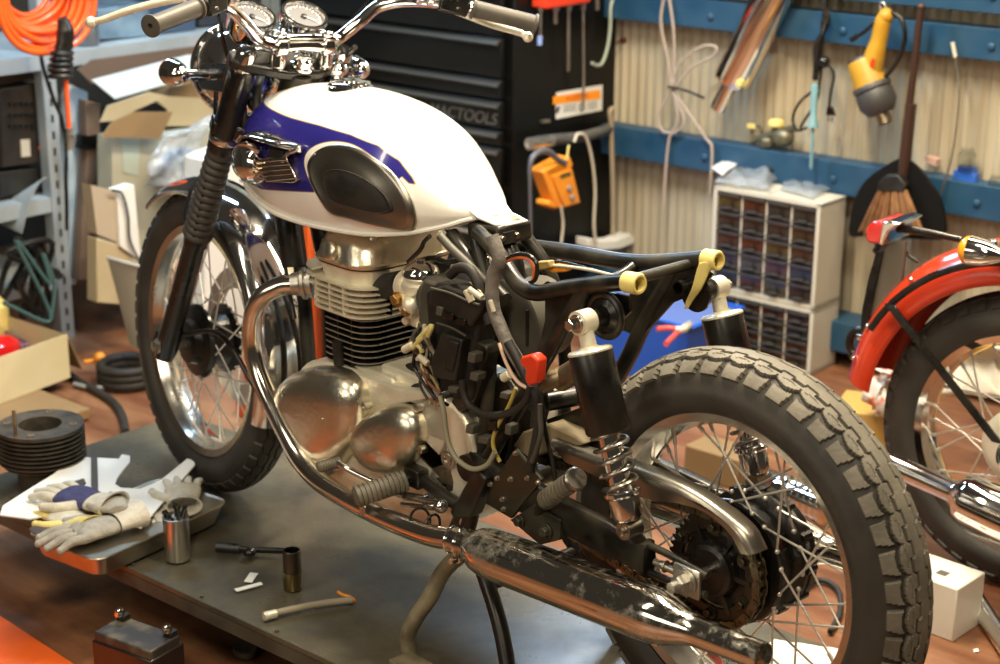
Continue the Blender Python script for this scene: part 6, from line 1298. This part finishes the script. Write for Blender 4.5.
mb = MB(); mb.prism([Al + dn_, Ar + dn_, Bk2 + dn_, Bl + dn_], Z3 * .004); mb.build('bottom_panel', 'card_in', cx)
mb = MB(); d2 = (Ar - Al).normalized(); mb.prism([Ar, Bk2, Bk2 + d2 * .03 - Z3 * .10, Ar + d2 * .05 - Z3 * .12], d2 * .004); mb.build('flap', 'card_in', cx)
mb = MB(); c = (Al * .35 + Ar * .65) * .5 + (Bk2 * .65 + Bl * .35) * .5
lc = PZ(2, 352, -.09)
mb.lathe([(.001, .05), (.03, .045), (.05, .03), (.055, .0), (.055, -.03)], lc, Z3, 26); lo2 = tag(mb.build('tail_lamp', 'redlens'), 'red tail lamp lens wrapped inside the cream cardboard box', 'lamp')
crumple('bubble_wrap', [(-10, 354), (-10, 326), (26, 334), (34, 350)], -.09, .05, mat('purple_wrap', (.14, .05, .10), rough=.2, coat=.5), 'purple plastic wrap round the red lamp in the cream box', 'wrap', seed=14)
mb = MB(); mb.box(PZ(20, 412, FZ + .02), (.30, .24, .03), (RU, RV, Z3)); tag(mb.build('flat_carton', 'card_in', bevel=.003), 'flat brown carton on the floor in front of the cream box', 'box')
mb = MB(); p = PZ(-7, 312, .0); mb.lathe([(.04, -.10), (.045, -.09), (.045, .02), (.02, .05), (.015, .08), (.001, .081)], p, Z3, 22); tag(mb.build('bottle', 'yellow'), 'yellow bottle cut by the left edge above the cream box', 'bottle')
# finned cylinder barrel
cyl = thing('engine_cylinder', 'dirty black finned motorcycle cylinder barrel standing on the platform', 'cylinder', PZ(38, 475, 0))
ca = PZ(40, 424, .142); ca = V(ca.x, ca.y, 0) + RV * 0
M['dirty_iron'] = mat('dirty_iron', (.10, .085, .062), (.035, .03, .024), scale=22, rough=.55, metal=.4, bump=.2)
pr = [(.052, .002), (.056, .004), (.056, .045), (.065, .05)]
for i in range(8): h = .055 + i * .0098; w = .094 if i else .085; pr += [(.068, h), (w, h + .001), (w, h + .0035), (.068, h + .0045)]
pr += [(.068, .132), (.092, .1335), (.093, .142), (.046, .1425), (.0455, .11), (.0455, .004)]
def rsq(p): # slightly squared plan
    return p
mb = MB(); mb.lathe(pr, ca, Z3, 64, caps=False, hint=RU); mb.build('finned_barrel', 'dirty_iron', cyl)
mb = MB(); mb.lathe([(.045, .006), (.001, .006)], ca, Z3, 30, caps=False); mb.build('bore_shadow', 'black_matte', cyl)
mb = MB()
for t in (40, 130, 220, 310): mb.lathe([(.008, .1425), (.008, .1445), (.005, .1445), (.005, .13)], ca + (RU * cos(radians(t)) + RV * sin(radians(t))) * .072, Z3, 14)
mb.cyl(ca + RU * -.02 + RV * .075 + Z3 * .14, ca + RU * -.02 + RV * .075 + Z3 * .20, .004, 10); mb.each('stud', 'steel_rusty', cyl)
# drain pan
zr = .047; A1, B1, C1 = PZ(26, 534, zr), PZ(97, 561, zr), PZ(229, 502, zr); D1 = A1 + (C1 - B1)
eu = (A1 - B1); ev = (C1 - B1); cen = (A1 + C1) / 2
def panring(k, z, m=.0, r=.03):
    hx = eu.length / 2 * 1; hy = ev.length / 2; ex, ey = eu.normalized(), (ev - eu.normalized() * ev.dot(eu.normalized())).normalized(); o = []
    for p in rrect(0, 0, hx - m, hy - m, r, 0, 8): o.append(cen + ex * p.x + ey * p.y + Z3 * (z - zr))
    return o
pan_ = thing('drain_pan', 'shallow stainless steel tray overhanging the near edge of the platform', 'tray', V(cen.x, cen.y, 0))
mb = MB(); mb.rings([panring(1, zr, -.004), panring(1, zr + .002, -.003), panring(1, zr, .003), panring(1, .006, .014), panring(1, .004, .020), panring(1, .004, .12, .02), panring(1, .001, .12, .02), panring(1, .001, .018), panring(1, .006, .011), panring(1, zr - .003, .0)], closed=False); mb.build('tray_shell', mat('stainless_tray', (.50, .46, .38), (.34, .31, .25), scale=10, metal=1, rough=.34, rvar=.15), pan_)
zs = .075
def flat(name, pts, z, t, mt, lab, cat, sub=1, tilt=0, **k):
    mb = MB(); P = [PZ(x, y, z) for x, y in pts]
    if sub > 1: P = cr(P, sub, True)
    mb.prism(P, Z3 * t); return tag(mb.build(name, mt, **k), lab, cat)
sheet = [(0, 516), (3, 507), (28, 491), (54, 475), (76, 458), (98, 459), (119, 460), (122, 455.5), (130, 457), (130, 463), (118, 478), (115, 485), (121, 489), (140, 490), (160, 482), (176, 469), (187, 460), (194, 461), (195, 466), (176, 488), (141, 529), (134, 527), (128, 508), (112, 502), (98, 500), (88, 503), (60, 508), (45, 517), (30, 520)]
flat('seat_base_panel', sheet, .062, .003, mat('white_gasket_sheet', (.84, .83, .79), rough=.5), 'white cut out plastic panel with a curved notch lying on the steel tray', 'panel')
flat('steel_ruler', [(91, 450), (97, 448.5), (98.5, 501), (91.5, 503)], .070, .003, mat('grey_steel_strip', (.11, .105, .09), metal=.6, rough=.4), 'dark steel strip lying upright across the white panel', 'strip')
flat('steel_bracket', [(41, 492), (84, 479.5), (86, 484), (66, 492), (92, 497), (112, 502), (110, 505), (72, 499), (52, 498)], .067, .003, mat('grey_steel_bracket', (.13, .12, .10), metal=.6, rough=.4), 'dark angled steel bracket lying across the white panel', 'bracket')
def glove(o, d, s, size, mt_p, mt_f, lab, cuff=True, curl=.3, spread=.2, mtc=None):
    """o wrist, d finger direction, s thumb side"""
    d = d.normalized(); n = Z3; s = (s - d * s.dot(d)).normalized(); k = size
    t = thing('work_glove', lab, 'glove', o, 'work gloves on the steel tray')
    mb = MB(); rs = []
    for h, w, th in ((0, .036, .016), (.02, .038, .017), (.05, .044, .018), (.08, .046, .017), (.10, .042, .014)):
        rs.append([o + d * (h * k) + s * (w * k * cos(a)) + n * (th * k * sin(a) + th * k) for a in [2 * pi * j / 20 for j in range(20)]])
    mb.rings(rs); mb.build('palm', mt_p, t, sub=1)
    for i, (off, L_, ang) in enumerate(((.030, .070, .14), (.010, .082, .04), (-.011, .076, -.06), (-.031, .060, -.18))):
        b0 = o + d * (.085 * k) + s * (off * k) + n * (.014 * k); dd = (d + s * (ang * (1 + spread))).normalized(); e1 = b0 + dd * (L_ * .5 * k) + n * (.012 * curl * k); e2 = b0 + dd * (L_ * k) - n * (.02 * curl * k)
        mb = MB(); mb.tube([b0 - dd * .02 * k, b0, e1, e2], [.010 * k, .0105 * k, .0098 * k, .0078 * k], 12); mb.sphere(e2, .0085 * k, seg=12, rings=8); mb.build('finger', mt_f, t)
    b0 = o + d * (.03 * k) + s * (.032 * k) + n * (.014 * k); e1 = b0 + (d * .6 + s * .8).normalized() * (.035 * k); e2 = e1 + (d * .9 + s * .4).normalized() * (.035 * k)
    mb = MB(); mb.tube([b0 - s * .01 * k, b0, e1, e2], [.012 * k, .013 * k, .012 * k, .009 * k], 12); mb.sphere(e2, .0095 * k, seg=12, rings=8); mb.build('thumb', mt_f, t)
    if cuff:
        mb = MB(); rs = []
        for h, w, th in ((-.055, .044, .026), (-.045, .043, .025), (-.02, .036, .018), (.005, .036, .0165), (.002, .033, .014), (-.02, .032, .0145), (-.045, .038, .021), (-.054, .040, .022)):
            rs.append([o + d * (h * k) + s * (w * k * cos(a)) + n * (th * k * sin(a) + .018 * k + abs(h) * .15) for a in [2 * pi * j / 24 for j in range(24)]])
        mb.rings(rs, closed=True, caps=False); mb.build('cuff', mtc or mt_f, t)
    return t
M['navy'] = mat('navy_knit', (.035, .035, .11), (.06, .06, .16), scale=60, rough=.8); M['knit_white'] = mat('white_knit', (.66, .63, .54), (.52, .49, .41), scale=60, rough=.85, bump=.3, bscale=200); M['knit_grey'] = mat('grey_knit', (.42, .40, .35), (.30, .28, .25), scale=60, rough=.85, bump=.3, bscale=200)
zg = .068
def gl(x0, y0, x1, y1, sgn, k, *a, z=zg, **kw):
    o = PZ(x0, y0, z); d = PZ(x1, y1, z) - o; s = Z3.cross(d) * sgn; return glove(o, d, s, k, *a, **kw)
gl(97, 510, 40, 492, 1, .95, 'navy', 'knit_white', 'navy backed work glove with white fingers on the tray', mtc=M['knit_white'])
gl(118, 530, 60, 545, -1, .95, 'knit_grey', 'knit_grey', 'grey work glove with an open cuff at the near corner of the tray', z=.055, mtc=M['knit_white'])
gl(80, 530, 45, 512, 1, .8, 'knit_white', 'yellow', 'off white glove with yellowed fingers at the left of the tray', z=.05, cuff=True)
gl(118, 515, 106, 497, 1, .62, 'knit_grey', 'knit_grey', 'small grey crumpled glove in the middle of the pile', z=.085, cuff=False)
gl(184, 508, 182, 480, 1, .85, 'knit_white', 'knit_white', 'oily cream cotton glove heaped at the right of the tray', z=.055, cuff=True)
flat('spoon_blade', [(28, 530), (34, 527), (58, 529), (62, 533), (56, 537), (36, 536)], .062, .003, 'satin', 'rounded metal blade sticking out at the left of the tray', 'blade', bevel=.001)
crumple('shop_rag', [(140, 540), (150, 512), (176, 505), (170, 530)], .03, .03, 'knit_white', 'crumpled white rag beside the can on the tray', 'rag', seed=21)
crumple('shop_rag', [(178, 512), (190, 498), (206, 504), (196, 518)], .03, .02, 'white', 'small crumpled white paper at the right corner of the tray', 'paper', seed=22)
mb = MB(); mb.lathe([(.001, 0), (.03, .001), (.06, .002), (.06, .006), (.001, .008)], PZ(130, 505, .012), Z3, 28); tag(mb.build('round_cover', mat('grey_disc', (.22, .22, .19), rough=.4)), 'grey round cover inside the steel tray under the white panel', 'cover')
# aluminium can
cn = thing('metal_can', 'plain silver metal can standing on the platform beside the tray', 'can', PZ(178, 559, 0))
ca2 = PZ(178, 559, 0); mb = MB(); mb.lathe([(.022, 0), (.0245, .002), (.0255, .006), (.0255, .085), (.0265, .088), (.0265, .092), (.024, .093), (.0235, .088), (.001, .086)], ca2, Z3, 36); mb.build('can_shell', mat('brushed_can', (.62, .60, .55), metal=1, rough=.3), cn)
mb = MB(); rr_ = random.Random(5)
for i in range(14): a = ca2 + V(rr_.uniform(-.016, .016), rr_.uniform(-.016, .016), .088); mb.tube([a, a + V(rr_.uniform(-.01, .01), rr_.uniform(-.01, .01), rr_.uniform(.008, .024))], .003, 7, sub=1)
mb.build('brush_bristles', 'black', cn)
# tool, socket, bits, pipe
mb = MB(); z = .012; mb.tube([PZ(217, 547, z), PZ(240, 549, z)], .0105, 14); mb.tube([PZ(238, 549, z), PZ(262, 550, z), PZ(288, 551, z)], .0065, 12); mb.sphere(PZ(250, 552, .014), .014, (1, 1, .7), 14, 8); tag(mb.build('ratchet_wrench', 'black'), 'black ratchet wrench lying on the platform beside the socket', 'wrench')
so = thing('deep_socket', 'dark steel deep socket standing upright on the platform', 'socket', PZ(293, 588, 0)); c0 = PZ(293, 588, 0)
mb = MB(); mb.lathe([(.0185, .036), (.0175, .040), (.0175, .078), (.0165, .080), (.0145, .080), (.0142, .05), (.001, .05)], c0, Z3, 32); mb.build('socket_top', mat('dark_socket', (.15, .14, .11), metal=1, rough=.3), so)
mb = MB(); mb.lathe([(.0178, 0), (.0185, .002), (.0185, .036), (.0175, .037)], c0, Z3, 32); mb.build('socket_base', mat('brassy_socket', (.30, .23, .11), metal=1, rough=.32), so)
flat('gasket_strip', [(234, 589.5), (261, 582.5), (263, 585), (237, 592)], .001, .0015, 'white', 'thin white plastic strip lying on the platform', 'strip', bevel=0)
flat('paper_scrap', [(244, 582), (250, 573), (258, 574), (252, 583)], .001, .0015, 'white', 'short white paper scrap behind the thin white strip', 'scrap', bevel=0)
mb = MB(); z = .009; mb.tube([PZ(266, 616, z), PZ(285, 611, z), PZ(320, 604, z), PZ(352, 600, z)], .0068, 14); pi_ = tag(mb.build('rubber_hose', mat('greyish_tan_hose', (.33, .29, .21), rough=.55)), 'short grey tan hose lying on the platform near its front edge', 'hose')
mb = MB(); mb.cyl(PZ(264, 616.5, z), PZ(276, 613.5, z), .0085, 14); mb.build('hose_end', 'alu_matte', pi_)
flat('flat_stone', [(233, 655), (238, 645), (250, 644), (259, 650), (254, 659), (242, 660)], FZ + .001, .014, mat('grey_chip', (.13, .12, .09), rough=.5), 'small grey rubber wedge on the floor under the platform edge', 'wedge', sub=3, bevel=.003)
cord('orange_wire', [PZ(338, 592, .004), PZ(343, 595, .004), PZ(350, 597, .004), PZ(355, 601, .004)], .003, 'orange', 'tiny orange wire scrap on the platform behind the hose', 'scrap')
# battery
bt = thing('motorcycle_battery', 'black sealed motorcycle battery on the brown floor in front of the platform', 'battery', PZ(135, 664, FZ))
zt_ = -.045; p1, p2_, p3 = PZ(93, 631, zt_), PZ(152, 652, zt_), PZ(113, 613, zt_); ex = (p2_ - p1).normalized(); ey = (Z3.cross(ex)).normalized(); ey = ey if ey.dot(p3 - p1) > 0 else -ey; bc = p1 + ex * .074 + ey * .040
mb = MB(); bax = (ex, ey, Z3); mb.box(V(bc.x, bc.y, (FZ + zt_ - .018) / 2), (.152, .088, zt_ - .018 - FZ), bax); mb.build('battery_case', mat('battery_case_black', (.022, .014, .012), rough=.25, coat=.3), bt, bevel=.003)
mb = MB(); mb.box(V(bc.x, bc.y, zt_ - .010) - ey * .002, (.145, .078, .020), bax); mb.build('battery_lid', mat('dusty_lid', (.035, .03, .028), (.16, .135, .08), scale=24, lo=.5, hi=.75, rough=.4), bt, bevel=.003)
for s in (1, -1):
    q_ = V(bc.x, bc.y, zt_) + ex * (.060 * s) + ey * .026; mb = MB(); mb.box(q_ + Z3 * .004, (.020, .020, .016), bax); tm_ = mb.build('terminal_post', 'black_matte', bt, bevel=.002)
    mb = MB(); mb.cyl(q_ + Z3 * .010 - ey * .008, q_ + Z3 * .022 - ey * .008, .006, 14); mb.lathe([(.009, .018), (.009, .022), (.006, .026), (.001, .026)], q_ - ey * .008, Z3, 16); mb.cyl(q_ + Z3 * .016 - ey * .018, q_ + Z3 * .016 + ey * .0, .005, 10); mb.build('terminal_bolt', 'chrome', tm_)
flat('orange_mat', [(-80, 563), (0, 618), (70, 664), (85, 674), (60, 720), (-80, 720)], FZ + .001, .006, mat('orange_sheet', (.85, .14, .02), (.72, .11, .02), scale=5, rough=.35), 'bright orange painted metal plate on the floor at the bottom left corner', 'plate')
mb = MB(); p = PZ(930, 623, FZ + .004); flat('paper_scrap', [(973, 650), (978, 649), (979, 652), (974, 653)], FZ + .001, .002, 'white', 'tiny white scrap on the floor below the white carton', 'scrap', bevel=0)
cord('ground_cable', [PZ(x, y, FZ + .01) for x, y in [(800, 590), (820, 580), (838, 590), (840, 612), (830, 632)]], .006, 'rubber', 'dark cable loop on the floor seen through the rear spokes', 'cable')
